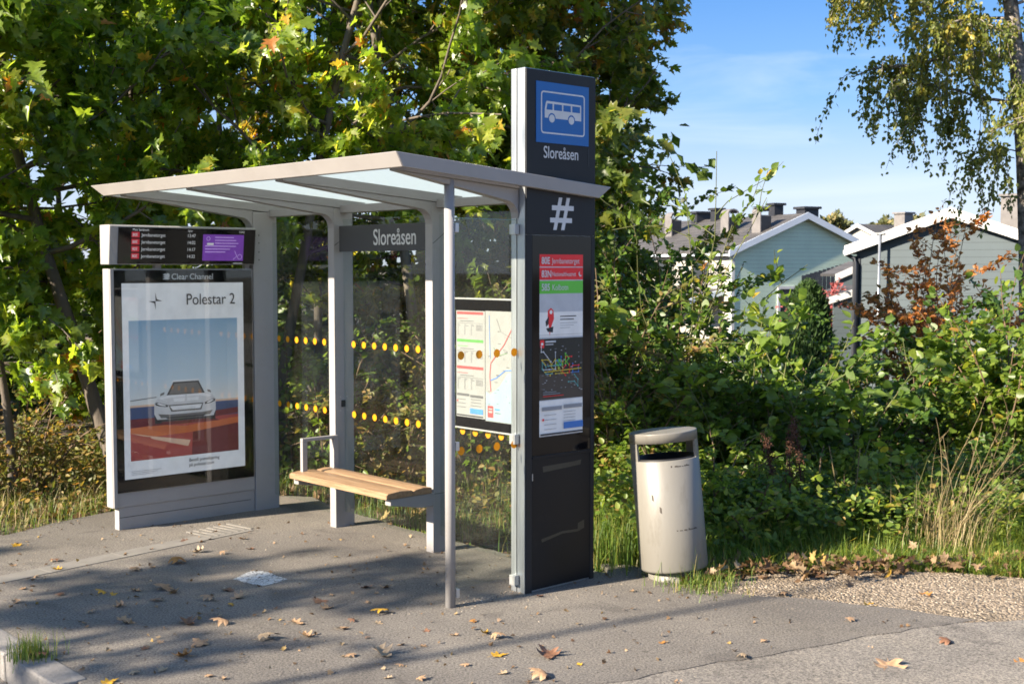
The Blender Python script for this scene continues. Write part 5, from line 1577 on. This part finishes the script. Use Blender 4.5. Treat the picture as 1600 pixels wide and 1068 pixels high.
# coloured garden bushes
shrub('red_shrub', 'rust red autumn bush in front of the blue grey house', G0(4.95, 14.5), 2.6, 0.85, 91, leaf=0.072, mat=M['lf_red'], n_stem=22, per=20, side=6, lmin=0.2)
shrub('pink_shrub', 'pink red garden bush under the lean-to roof', (at_y(1310, 470, 37).x, 37.0, -0.9), 2.75, 0.7, 92, leaf=0.14, mat=M['lf_pink'], n_stem=12, per=16, side=5)
shrub('garden_shrub', 'yellow green garden bush between the two white roof edges', (at_y(1333, 470, 37.5).x, 37.5, -0.9), 1.9, 0.7, 93, leaf=0.14, mat=M['lf_birch'], n_stem=12, per=14, side=5)
# clipped thuja: short upright sprays over a rounded column
rng = np.random.default_rng(95)
tb = at_y(1262, 520, 30.0); tb.z = float(ground_z(tb.x, 30.0))
top = at_y(1262, 446, 30.0).z-tb.z
t = thing('thuja', 'dark clipped thuja with a rounded top below the pale green gable', 'shrub', tb)
n = 9000
ph = rng.uniform(0, 2*PI, n); zz = rng.uniform(0.0, 1, n)
rad = 0.53*np.power(np.clip(1-zz**5, 0, 1), 0.6)*rng.uniform(0.82, 1.04, n)*(1+0.06*np.sin(3*ph+4*zz))
P = np.stack([rad*np.cos(ph), rad*np.sin(ph), zz*top], -1)
A = norm(np.stack([np.cos(ph)*0.6, np.sin(ph)*0.6, np.ones(n)], -1)+rng.normal(0, 0.3, (n, 3)))
N = norm(np.stack([np.cos(ph), np.sin(ph), 0.2+0*ph], -1)+rng.normal(0, 0.3, (n, 3)))
link('trunk', tubes_mesh('trunk', [(np.array([[0, 0, -0.1], [0, 0, top*0.8]]), 0.08, 0.02)], [M['bark_d']]), t)
link('crown', leaves_mesh('crown', 'lance', P, A, N, rng.uniform(0.12, 0.22, n), [M['lf_thuja']], rng), t)

# --- birch with hanging twigs at the right edge
def birch():
    rng = np.random.default_rng(77)
    base = arr(G0(6.72, 16.2))
    t = thing('birch_tree', 'tall birch with hanging yellow green twigs at the right edge', 'tree', base)
    tr = path(base, (0.0, 0, 1), 11.5, 18, rng, 0.02, 0.1)
    paths = [(tr, 0.155, 0.03)]
    P, A, N, S, G = [], [], [], [], []
    limbs = []
    # main limbs reaching to the left of the picture, others all round
    for z, az, L, el in ((3.9, PI*1.02, 2.2, 0.30), (4.5, PI*0.95, 2.9, 0.35), (4.75, PI*1.15, 2.4, 0.5), (5.3, PI*0.9, 2.9, 0.5), (5.5, PI*1.08, 3.0, 0.55), (6.2, PI*1.0, 2.8, 0.6), (6.5, PI*1.2, 2.5, 0.6), (7.2, PI*0.95, 2.4, 0.7), (4.2, PI*1.35, 1.8, 0.35), (5.0, PI*0.7, 2.0, 0.4), (6.0, PI*1.4, 2.0, 0.5), (5.2, 0.2, 2.2, 0.4), (6.0, -0.4, 2.2, 0.5), (4.6, 0.8, 1.9, 0.3), (7.5, 0.1, 2, 0.7), (7.9, PI, 1.8, 0.8), (3.3, PI*1.1, 0.9, 0.1)):
        p, _ = along(tr, np.array([z/11.5])); L *= 0.72; limbs.append((path(p[0], (math.cos(az), math.sin(az), el), L, 9, rng, 0.13, -0.75), L))
    for lp, L in limbs:
        paths.append((lp, 0.038*L/2.5, 0.008))
        for j in range(int(17*L)):
            q, dd = along(lp, np.array([rng.uniform(0.22, 1.0)])); q, dd = q[0], dd[0]
            side = dd*0.6+rng.normal(0, 0.55, 3); side[2] = abs(side[2])*0.3
            tw = path(q, side, rng.uniform(0.2, 0.55), 4, rng, 0.2, -0.6)
            hang = path(tw[-1], np.array([rng.normal(0, 0.3), rng.normal(0, 0.3), -0.9]), rng.uniform(0.25, 1.0), 6, rng, 0.12, -0.9)
            allp = np.concatenate([tw, hang[1:]])
            paths.append((allp, 0.006, 0.002))
            m = int(rng.uniform(0.6, 1.2)*80)
            pos, dirs = along(allp, rng.uniform(0.15, 1.0, m))
            pos = pos+rng.normal(0, 0.035, (m, 3))
            a = norm(dirs*0.3+rng.normal(0, 0.5, (m, 3))+np.array([0, 0, -0.7]))
            nr = norm(rng.normal(0, 1, (m, 3))+np.array([0, 0, 0.4]))
            cl = rng.random()
            P.append(pos); A.append(a); N.append(nr); S.append(rng.uniform(0.04, 0.075, m)); G.append(np.clip(0.6*rng.random(m)+0.4*cl-0.03+0.05*(pos[:, 2]-5), 0, 1))
    P, A, N, S, G = map(np.concatenate, (P, A, N, S, G))
    link('trunk', tubes_mesh('trunk', paths, [M['bark_birch']], base, 8), t)
    link('crown', leaves_mesh('crown', 'ovate', P-base, A, N, S, [M['lf_birch']], rng, G), t)
birch()

# --- far trees over the roofs
for i, (px, py, D, r, lb) in enumerate(((1300, 332, 95, 1.3, 'rounded far tree right of the pale green ridge'), (1377, 340, 110, 1.5, 'small far tree top left of the square chimney'), (1424, 332, 105, 1.8, 'far tree top right of the square chimney'), (1040, 336, 100, 1.6, 'far tree top left of the terrace roof'), (1325, 345, 120, 2.0, 'low far tree top above the far roof'))):
    tp = at_y(px, py, D); gz = float(ground_z(tp.x, D))
    rng = np.random.default_rng(200+i)
    t = thing('far_tree', lb, 'tree', (tp.x, tp.y, gz), 0, 'far trees over the roofs')
    hh = tp.z-gz
    n = 1600
    d = norm(rng.normal(0, 1, (n, 3))); rr_ = rng.uniform(0.35, 1.0, n)**0.6*r*(0.8+0.25*np.sin(5*d[:, 0]+3)*np.sin(4*d[:, 2]+i))
    P = d*rr_[:, None]*np.array([1.15, 1.15, 1.25])+np.array([0, 0, hh-r*1.15])
    link('trunk', tubes_mesh('trunk', [(np.array([[0, 0, -0.2], [0, 0, hh-r*0.5]]), 0.25, 0.1)], [M['bark']]), t)
    link('crown', leaves_mesh('crown', 'diamond', P, norm(d+rng.normal(0, 0.6, (n, 3))), norm(d+rng.normal(0, 0.5, (n, 3))), rng.uniform(0.25, 0.5, n), [M['lf_far']], rng), t)

# --- trees and bushes on the other side of the road, whose shade falls on the stop
for i, (x, y, h, R, s, lb) in enumerate(SHADE):
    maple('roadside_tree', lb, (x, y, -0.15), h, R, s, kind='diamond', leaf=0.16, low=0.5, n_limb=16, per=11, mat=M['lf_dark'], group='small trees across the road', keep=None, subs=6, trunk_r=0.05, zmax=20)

for a, n, r, s, lb in ((-7.2, 5.5, 0.05, 512, 'slim bare stemmed aspen across the road'),):
    maple('roadside_aspen', lb, across(a, n)+(-0.15,), 12.0, 1.3, s, kind='diamond', leaf=0.12, low=0.72, n_limb=10, per=9, mat=M['lf_dark'], group=None, keep=None, subs=5, trunk_r=r, zmax=20, wig=0.006)

# ================================================================== ground cover
GR = {}
M['grass'] = leaf_mat('grass_blade', [(0.0, (0.065, 0.123, 0.017)), (0.6, (0.123, 0.196, 0.029)), (0.85, (0.217, 0.239, 0.043)), (1.0, (0.348, 0.275, 0.102))], 0.35, 0.5, 1.5)
M['straw'] = leaf_mat('dry_straw', [(0.0, (0.20, 0.15, 0.07)), (0.5, (0.34, 0.26, 0.13)), (0.85, (0.44, 0.36, 0.20)), (1.0, (0.16, 0.19, 0.04))], 0.2, 0.6, 1.2)
M['litter'] = leaf_mat('fallen_leaf_litter', [(0.0, (0.081, 0.041, 0.019)), (0.35, (0.162, 0.094, 0.044)), (0.7, (0.250, 0.162, 0.087)), (0.9, (0.312, 0.231, 0.137)), (1.0, (0.343, 0.212, 0.025))], 0.2, 0.6, 1.2)
def blades(name, P, H, W, mats, rng, bend=0.5, wind=(0, 0), rnd=None):
    """tapering three-piece blades"""
    n = len(P)
    az = rng.uniform(0, 2*PI, n)
    d = np.stack([np.cos(az), np.sin(az), 0*az], -1); sd = np.stack([-np.sin(az), np.cos(az), 0*az], -1)
    b = np.abs(rng.normal(bend, bend*0.5, n))
    V = np.zeros((n, 7, 3))
    w0 = np.array([wind[0], wind[1], 0.0])
    for k, f in enumerate((0, 0.4, 0.75, 1.0)):
        c = P+np.array([0, 0, 1])*(H*f*(1-0.25*b*f))[:, None]+d*(H*b*f*f)[:, None]*0.6+w0*(H*f*f)[:, None]
        if k < 3:
            ww = (W*(1-0.3*k))[:, None]*sd/2
            V[:, 2*k] = c-ww; V[:, 2*k+1] = c+ww
        else: V[:, 6] = c
    F = np.array([0, 1, 3, 2, 2, 3, 5, 4, 4, 5, 6]); cn = np.array([4, 4, 3])
    loops = (F[None]+(np.arange(n)*7)[:, None]).ravel(); counts = np.tile(cn, n)
    if rnd is None: rnd = rng.random(n)
    return fast_mesh(name, V.reshape(-1, 3), loops, counts, mats, np.repeat(rnd, 3))

def scatter(n, rng, box, test):
    out = []
    while sum(len(o) for o in out) < n:
        p = np.stack([rng.uniform(box[0], box[1], 4*n), rng.uniform(box[2], box[3], 4*n)], -1)
        out.append(p[test(p)])
    return np.concatenate(out)[:n]
def pip(poly):
    poly = np.array(poly)
    def f(p):
        x, y = p[:, 0], p[:, 1]; c = np.zeros(len(p), bool); j = len(poly)-1
        for i in range(len(poly)):
            xi, yi = poly[i]; xj, yj = poly[j]
            if yi != yj:
                m = ((yi > y) != (yj > y)) & (x < (xj-xi)*(y-yi)/(yj-yi)+xi)
                c ^= m
            j = i
        return c
    return f
in_pave, in_gravel = pip(pave), pip(gp)
def clump(p, s, k=0): return 0.5+0.5*np.sin(p[:, 0]*s*2.1+k+1.7*np.sin(p[:, 1]*s*1.3+k))*np.sin(p[:, 1]*s*2.7+k*2+1.1*np.sin(p[:, 0]*s*1.9))
def lay_z(p): return ground_z(p[:, 0], p[:, 1])
# grass on the right verge
rng = np.random.default_rng(301)
def verge_r(p): return (~in_pave(p)) & (~in_gravel(p)) & (p[:, 1] > 7.0) & (rng.random(len(p)) < 0.35+0.9*clump(p, 1.1))
P2 = scatter(36000, rng, (0.45, 5.2, 7.2, 10.2), verge_r)
P = np.column_stack([P2, lay_z(P2)-0.01])
edge = np.clip((P2[:, 1]-7.4-0.35*(P2[:, 0]-1))/1.2, 0.2, 1.0)
H = rng.uniform(0.06, 0.26, len(P))*(0.45+0.8*edge)*(0.6+0.7*clump(P2, 0.9, 2))
tag(link('verge_grass', blades('verge_grass', P, H, rng.uniform(0.004, 0.010, len(P)), [M['grass']], rng, 0.95)), 'green grass on the verge behind the gravel', 'grass', None, 'stuff')
P2 = scatter(9000, rng, (1.0, 5.0, 7.3, 9.4), lambda p: (~in_pave(p)) & (~in_gravel(p)) & (p[:, 1]-(7.55+0.14*(p[:, 0]-1.0)) < 0.75+0.3*clump(p, 1.4)) & (rng.random(len(p)) < clump(p, 1.6, 3)*1.2))
P = np.column_stack([P2, lay_z(P2)-0.01])  # extra blades in a brighter green, sunlight on the verge put into their colour
tag(link('sunlit_tint_grass', blades('sunlit_tint_grass', P, rng.uniform(0.06, 0.24, len(P)), rng.uniform(0.005, 0.010, len(P)), [M['lf_weed']], rng, 1.1)), 'grass tinted bright lime as if sunlit along the edge of the gravel', 'grass', None, 'stuff')
# grass behind the shelter and at the left
def verge_b(p):
    u, v = uv_of(p[:, 0], p[:, 1])
    return (~in_pave(p)) & (v > 0.9) & (v < 3.6) & (u < 0.6) & (rng.random(len(p)) < clump(p, 1.3)*0.9*np.clip((3.8-v)/2, 0, 1))
P2 = scatter(9000, rng, (-5.0, 1.6, 7.2, 13.0), verge_b)
P = np.column_stack([P2, lay_z(P2)-0.01])
tag(link('back_grass', blades('back_grass', P, rng.uniform(0.06, 0.30, len(P)), rng.uniform(0.004, 0.009, len(P)), [M['grass']], rng, 0.5)), 'patchy grass growing behind the glass walls', 'grass', None, 'stuff')
def verge_l(p):
    u, v = uv_of(p[:, 0], p[:, 1])
    return (~in_pave(p)) & (u < -3.4) & (u > -7) & (v > -1.28) & (v < 2.6)
P2 = scatter(2400, rng, (-8.0, -2.0, 7.5, 12.5), verge_l)
P = np.column_stack([P2, lay_z(P2)-0.01])
tag(link('dry_grass', blades('dry_grass', P, rng.uniform(0.06, 0.34, len(P)), rng.uniform(0.003, 0.007, len(P)), [M['straw'], ], rng, 0.8)), 'dry brown grass and weeds on the verge at the left', 'grass', None, 'stuff')
P2 = scatter(6000, rng, (-8.0, -2.0, 7.5, 12.5), verge_l)
P = np.column_stack([P2, lay_z(P2)-0.01])
tag(link('side_grass', blades('side_grass', P, rng.uniform(0.04, 0.22, len(P)), rng.uniform(0.004, 0.008, len(P)), [M['grass']], rng, 0.7)), 'green grass among the dry weeds on the left verge', 'grass', None, 'stuff')
# low leafy weeds
def weeds(name, label, n, box, test, size, mat, kind, seed, hmax):
    rng = np.random.default_rng(seed)
    P2 = scatter(n, rng, box, test)
    z = lay_z(P2)+rng.uniform(0.02, 1.0, n)**1.4*hmax*(0.35+0.8*clump(P2, 1.2, 1))
    P = np.column_stack([P2, z])
    A = norm(rng.normal(0, 1, (n, 3))*np.array([1, 1, 0.45])+np.array([0, 0, 0.1])); N = norm(np.array([0, 0, 1.0])+rng.normal(0, 0.45, (n, 3))+SUN*0.2)
    tag(link(name, leaves_mesh(name, kind, P, A, N, size*rng.uniform(0.5, 1.3, n), [mat], rng)), label, 'weeds', None, 'stuff')
weeds('verge_weeds', 'low leafy weeds under the hedge bank', 24000, (0.5, 7.0, 7.6, 11.2), lambda p: (~in_pave(p)) & (~in_gravel(p)) & (p[:, 1] > 7.95+0.16*np.maximum(0, p[:, 0]-1)) & (np.hypot(p[:, 0]-at(1478, 856).x, p[:, 1]-at(1478, 856).y+0.15) > 0.32), 0.055, M['lf_weed'], 'ovate', 311, 0.52)
weeds('understory_weeds', 'leafy weeds and seedlings under the maples', 9000, (-7.5, 1.2, 8.4, 13.5), lambda p: (~in_pave(p)) & (uv_of(p[:, 0], p[:, 1])[1] > 1.5) | ((~in_pave(p)) & (uv_of(p[:, 0], p[:, 1])[0] < -4.1) & (uv_of(p[:, 0], p[:, 1])[1] > -1.2)), 0.055, M['lf_brown'], 'ovate', 312, 0.5)
# leaf litter on soil, at the edge of the gravel and behind the shelter
def litter(name, label, n, box, test, size, seed, lift=0.02):
    rng = np.random.default_rng(seed)
    P2 = scatter(n, rng, box, test)
    z = np.where(in_gravel(P2), -0.002, np.where(in_pave(P2), 0.002, lay_z(P2)))+rng.uniform(0.004, lift, n)
    P = np.column_stack([P2, z])
    A = norm(rng.normal(0, 1, (n, 3))*np.array([1, 1, 0.25])); N = norm(np.array([0, 0, 1.0])+rng.normal(0, 0.6, (n, 3)))
    tag(link(name, leaves_mesh(name, 'maple', P, A, N, size*rng.uniform(0.5, 1.2, n), [M['litter']], rng)), label, 'leaf litter', None, 'stuff')
def band(p):
    yy = 7.86+0.02*(p[:, 0]-1.2)
    return (~in_pave(p)) & (np.abs(p[:, 1]-(7.55+0.14*(p[:, 0]-1.0))) < 0.05+0.34*rng.random(len(p))**2*(0.3+clump(p, 1.7)))
rng = np.random.default_rng(5)
litter('edge_litter', 'dry brown maple leaves gathered along the edge of the gravel', 900, (1.0, 6.0, 7.1, 9.0), band, 0.07, 321, 0.10)
litter('shade_litter', 'fallen leaves lying under the maples behind the shelter', 2600, (-7.5, 1.2, 8.0, 14), lambda p: (~in_pave(p)) & (((uv_of(p[:, 0], p[:, 1])[1] > 1.2)) | (uv_of(p[:, 0], p[:, 1])[0] < -4.0)) & (uv_of(p[:, 0], p[:, 1])[1] > -1.2), 0.10, 322, 0.05)
litter('leaf_crumbs', 'tiny leaf scraps scattered over the paving', 420, (-4, 3.0, 5.3, 9.3), lambda p: in_pave(p), 0.026, 323, 0.006)
# loose stones on the gravel and crumbs along the paving edges
def stones(name, label, P2, size, seed, mat):
    rng = np.random.default_rng(seed); n = len(P2)
    base = np.array([(1, 0, 0), (0, 1, 0), (-1, 0, 0), (0, -1, 0), (0, 0, 1), (0, 0, -1)], float)
    F = np.array([(0, 1, 4), (1, 2, 4), (2, 3, 4), (3, 0, 4), (1, 0, 5), (2, 1, 5), (3, 2, 5), (0, 3, 5)])
    s = size*rng.uniform(0.4, 1.3, n)
    V = base[None]*rng.uniform(0.6, 1.3, (n, 6, 1))*s[:, None, None]*np.array([1, 1, 0.6])
    z = np.where(in_gravel(P2), -0.0035, np.where(in_pave(P2), 0.0, -0.012))
    V = V+np.column_stack([P2, z])[:, None, :]
    f = (F[None]+(np.arange(n)*6)[:, None, None]).reshape(-1)
    tag(link(name, fast_mesh(name, V.reshape(-1, 3), f, np.full(n*8, 3), [mat], np.repeat(rng.random(n), 8))), label, 'stones', None, 'stuff')
M['stone'] = leaf_mat('pebble', [(0.0, (0.13, 0.105, 0.08)), (0.5, (0.26, 0.21, 0.155)), (1.0, (0.40, 0.34, 0.27))], 0.0, 0.85, 1.0, 0.2)
rng = np.random.default_rng(8)
stones('gravel_stones', 'loose tan stones lying on the gravel strip', scatter(5200, rng, (0.9, 5.0, 6.2, 8.6), in_gravel), 0.0075, 331, M['stone'])
ep = np.array(rough_outline(edge_r, 0.03, 0.02, 3))
pts = ep[rng.integers(0, len(ep), 240)]+rng.normal(0, 0.05, (240, 2))
q1 = np.array([xy(uv(0.0+rng.normal(0, 0.03), rng.uniform(0.0, 0.55))) for _ in range(160)])+rng.normal(0, 0.02, (160, 2))
q2 = np.array([xy(uv(rng.uniform(-3.0, 0.9), rng.uniform(-1.9, 1.1))) for _ in range(150)])
q3 = np.array([xy(uv(rng.uniform(0.1, 0.35), rng.uniform(0.3, 1.4))) for _ in range(60)])
stones('paving_crumbs', 'small stones and crumbs scattered along the paving', np.concatenate([pts, q1, q2, q3]), 0.007, 332, M['stone'])

# ---- single plants that stand out
def straw_clump(name, label, base, n, h, seed, R=0.22, mat=None, wind=(0.12, 0), w=0.006, bend=0.45):
    rng = np.random.default_rng(seed)
    t = thing(name, label, 'grass clump', base)
    P = np.column_stack([rng.normal(0, R*0.5, (n, 2)), np.zeros(n)])
    link('blades', blades('blades', P, h*rng.uniform(0.35, 1.0, n), np.full(n, w), [mat or M['straw']], rng, bend, wind), t)
    return t
gb = at(1478, 856); gb.z = float(ground_z(gb.x, gb.y))
t = straw_clump('dry_grass_clump', 'tall dry straw coloured grass clump in front of the hedge bank', gb, 190, 0.92, 401, 0.30, None, (0.20, 0.0), 0.004, 1.0)
rng = np.random.default_rng(402)
paths = []
for i in range(9):
    d = np.array([rng.normal(0.25, 0.35), rng.normal(0, 0.2), 1.0])
    p = path((rng.normal(0, 0.06), rng.normal(0, 0.06), 0), d, rng.uniform(0.7, 1.05) if i else 1.15, 8, rng, 0.07, -0.1)
    paths.append((p, 0.004, 0.0015))
    for j in range(4):
        q, dd = along(p, np.array([rng.uniform(0.55, 0.98)]))
        paths.append((path(q[0], dd[0]+rng.normal(0, 0.4, 3), rng.uniform(0.06, 0.18), 4, rng, 0.1, -0.2), 0.002, 0.001))
link('seed_stalks', tubes_mesh('seed_stalks', paths, [M['straw']], None, 5), t)
straw_clump('dry_grass_clump', 'small pale grass clump by the right edge of the verge', G0(4.35, 9.3), 160, 0.6, 403, 0.2)
for px, py, h, lb in ((1212, 792, 0.72, 'leftmost of the dark red brown dock stalks'), (1231, 796, 0.78, 'thick dark red brown dock stalk between two others'), (1251, 790, 0.80, 'rightmost and tallest dark red brown dock stalk')):
    b = at(px, py+40); rng = np.random.default_rng(px)
    t = thing('dock_stalk', lb+' in the hedge bank', 'plant', (b.x, b.y, float(ground_z(b.x, b.y))), 0, 'dock stalks')
    p = path((0, 0, -0.03), (rng.normal(0, 0.05), 0, 1), h, 8, rng, 0.03, 0.1)
    link('stalk', tubes_mesh('stalk', [(p, 0.006, 0.003)], [M['stem_r']], None, 6), t)
    n = 420
    pos, dr = along(p, rng.uniform(0.45, 1.0, n)); pos = pos+rng.normal(0, 0.016, (n, 3))
    m_ = M.setdefault('dock', leaf_mat('dock_seed', [(0, (0.05, 0.02, 0.012)), (1, (0.12, 0.045, 0.022))], 0.1, 0.8, 1.0))
    link('seed_head', leaves_mesh('seed_head', 'diamond', pos, norm(rng.normal(0, 1, (n, 3))), norm(rng.normal(0, 1, (n, 3))), np.full(n, 0.016), [m_], rng), t)
for px, py, lb in ((1313, 800, 'pale bare stalk leaning left of another in the hedge bank'), (1333, 802, 'pale bare upright stalk in the hedge bank')):
    b = at(px, py+30); rng = np.random.default_rng(px)
    t = thing('bare_stalk', lb, 'plant', (b.x, b.y, float(ground_z(b.x, b.y))), 0, 'pale bare stalks')
    link('stalk', tubes_mesh('stalk', [(path((0, 0, -0.03), (-0.12 if px < 1320 else 0.0, 0, 1), 0.62, 6, rng, 0.04), 0.006, 0.004)], [M['straw']], None, 6), t)
straw_clump('grass_tuft', 'dark green grass tuft growing between the kerb stones', at(48, 1028), 230, 0.16, 404, 0.10, M['grass'], (0, 0), 0.005, 0.5)
straw_clump('grass_tuft', 'green grass tuft at the foot of the litter bin', at(1098, 915), 420, 0.15, 405, 0.24, M['grass'], (0, 0), 0.005, 1.0)
straw_clump('grass_tuft', 'tall green grass between the pylon and the litter bin', at(958, 872), 620, 0.42, 406, 0.40, M['grass'], (0, 0), 0.006, 0.4)

# ================================================================== fallen leaves, one by one
def curled_leaf(seed, curl, cup):
    rng = np.random.default_rng(seed)
    v, f = LEAF['maple']; v = v.copy()
    # a denser leaf: split every triangle in four, then curl it
    bm = bmesh.new(); vs = [bm.verts.new(p) for p in v]
    for t in f: bm.faces.new([vs[i] for i in t])
    bmesh.ops.subdivide_edges(bm, edges=bm.edges[:], cuts=1, use_grid_fill=True)
    for q in bm.verts:
        x, y = q.co.x, q.co.y-0.45
        q.co.z = cup*(x*x*2.2+y*y*1.1)+curl*x*y+0.05*math.sin(9*x+seed)*math.cos(7*y)+rng.normal(0, 0.012)
        q.co.y -= 0.45
        q.co.x *= 1-0.25*abs(cup)
    zs = min(q.co.z for q in bm.verts)
    for q in bm.verts: q.co.z += -zs+0.01
    # stalk
    s = bmesh.ops.create_cone(bm, cap_ends=True, segments=5, radius1=0.012, radius2=0.009, depth=0.4)
    mt = Matrix.Translation((0, -0.62, 0.06)) @ Matrix.Rotation(PI/2+0.15, 4, 'X')
    for q in s['verts']: q.co = mt @ q.co
    me = bpy.data.meshes.new('fallen_leaf'); bm.to_mesh(me); bm.free()
    for p in me.polygons: p.use_smooth = True
    return me
def dry(name, c):
    m, nt, b = new_mat(name)
    tc = node(nt, 'ShaderNodeTexCoord'); n = node(nt, 'ShaderNodeTexNoise', Scale=5.0, Detail=6.0)
    nt.links.new(tc.outputs['Object'], n.inputs['Vector'])
    r = ramp(nt, n.outputs['Fac'], [(0.3, tuple(x*0.6 for x in c)), (0.7, tuple(min(1, x*1.25) for x in c))])
    nt.links.new(r.outputs[0], b.inputs['Base Color']); b.inputs['Roughness'].default_value = 0.6
    return m
DRY = {'tan': dry('tan_dry_leaf', (0.34, 0.215, 0.12)), 'brown': dry('brown_dry_leaf', (0.17, 0.082, 0.045)), 'yellow': dry('yellow_fallen_leaf', (0.46, 0.26, 0.02)), 'orange': dry('orange_fallen_leaf', (0.36, 0.16, 0.035)), 'pale': dry('pale_dry_leaf', (0.34, 0.25, 0.155))}
shapes = [curled_leaf(s, c, k) for s, c, k in ((1, 0.5, 0.35), (2, -0.4, 0.6), (3, 0.8, -0.45), (4, -0.2, 0.9), (5, 0.3, -0.8))]
cache = {}
def A_(z): return [(z[0]/3.467, 760+z[1]/3.467)]
leaves = []
for x, y, c, s in ((85,320,'yellow',.10),(65,428,'tan',.08),(295,405,'brown',.09),(300,450,'yellow',.09),(200,490,'tan',.06),(120,555,'tan',.06),(170,540,'brown',.05),(330,585,'brown',.08),(85,630,'tan',.08),(540,575,'yellow',.10),(620,583,'yellow',.06),(745,565,'tan',.09),(845,618,'brown',.10),(635,652,'tan',.10),(490,685,'tan',.07),(668,713,'tan',.10),(702,737,'tan',.11),(735,455,'tan',.11),(830,437,'tan',.06),(955,412,'orange',.18),(1000,295,'brown',.10),(1090,300,'orange',.05),(1140,288,'tan',.05),(1065,357,'pale',.12),(1215,365,'tan',.08),(1315,283,'tan',.09),(1350,338,'brown',.08),(885,550,'tan',.18),(940,576,'tan',.12),(1115,613,'tan',.12),(1235,565,'brown',.11),(1275,603,'tan',.13),(1250,642,'yellow',.06),(1025,747,'brown',.15),(1185,745,'tan',.13),(865,842,'tan',.06),(780,880,'brown',.07),(1075,853,'tan',.13),(980,920,'orange',.13),(735,1013,'pale',.07),(600,1058,'yellow',.10),(875,997,'pale',.08),(1140,1028,'tan',.06),(1210,1040,'tan',.06),(200,935,'brown',.13)):
    leaves.append((x/3.467, 760+y/3.467, c, s))
for x, y, c, s in ((460,420,'brown',.11),(540,420,'tan',.11),(315,455,'tan',.05),(500,445,'tan',.05),(465,483,'tan',.05),(262,481,'brown',.13),(290,508,'tan',.12),(515,527,'yellow',.13),(175,570,'tan',.11),(395,562,'brown',.06),(360,588,'tan',.13),(515,570,'pale',.07),(55,637,'pale',.14),(220,626,'tan',.12),(468,632,'brown',.05),(710,600,'brown',.06),(820,618,'tan',.07),(905,563,'orange',.06),(957,612,'yellow',.09),(1015,632,'tan',.11),(600,660,'tan',.06),(700,665,'tan',.06),(390,708,'tan',.08),(535,706,'pale',.16),(595,748,'tan',.06),(1018,702,'yellow',.11),(1220,708,'brown',.18),(870,745,'tan',.06),(1025,780,'pale',.07),(1175,792,'tan',.15),(1345,740,'yellow',.05),(545,797,'pale',.06),(695,803,'tan',.07),(1185,457,'brown',.07)):
    leaves.append((400+x/2.667, 760+y/2.667, c, s))
for x, y, c, s in ((1270,430,'brown',.12),(1040,537,'tan',.21),(1590,520,'orange',.12),(515,432,'tan',.06),(950,452,'tan',.07),(430,500,'pale',.10),(80,565,'tan',.08),(170,597,'tan',.08),(880,345,'tan',.08),(1195,237,'orange',.13),(600,240,'tan',.12),(95,435,'orange',.06),(960,275,'yellow',.12)):
    leaves.append((1000+x/2.667, 840+y/2.667, c, s))
rng = random.Random(21)
def where(px, py):
    if py > 1040 and px < 150: return 'beside the kerb stones'
    if px > 1180 and py < 950: return 'on the gravel strip'
    if px > 1180: return 'on the old asphalt drive at the right'
    if px < 180 and py < 900: return 'near the concrete channel at the left'
    if py < 880: return 'in front of the advert panel'
    if px < 330: return 'left of the white ground paint' if py < 980 else 'on the paving near the kerb'
    if px < 520: return 'below the white ground paint' if py > 920 else 'beside the white ground paint'
    if px < 700: return 'left of the round front pole' if py < 980 else 'on the lit paving left of the round front pole'
    if px < 900: return 'below the round front pole'
    return 'on the paving below the pylon and the bin'
for i, (px, py, c, s) in enumerate(leaves):
    k = i % len(shapes)
    if (k, c) not in cache:
        m = shapes[k].copy(); m.materials.clear(); m.materials.append(DRY[c]); cache[(k, c)] = m
    p = at(px, py)
    z = 0.002
    pp = np.array([[p.x, p.y]])
    if not in_pave(pp)[0]: z = -0.008 if in_gravel(pp)[0] else -0.014
    if py > 1015 and px < 100: z = 0.009
    o = link('fallen_leaf', cache[(k, c)])
    o.location = (p.x, p.y, z); o.scale = (s*0.78, s*0.78, s*0.78*rng.uniform(0.35, 0.75))
    o.rotation_euler = (rng.gauss(0, 0.12), rng.gauss(0, 0.12), rng.uniform(0, 2*PI))
    size = 'large' if s >= 0.13 else ('small' if s <= 0.07 else 'medium sized')
    tag(o, '%s %s fallen leaf lying %s' % (size, c, where(px, py)), 'leaf', 'fallen leaves on the paving')
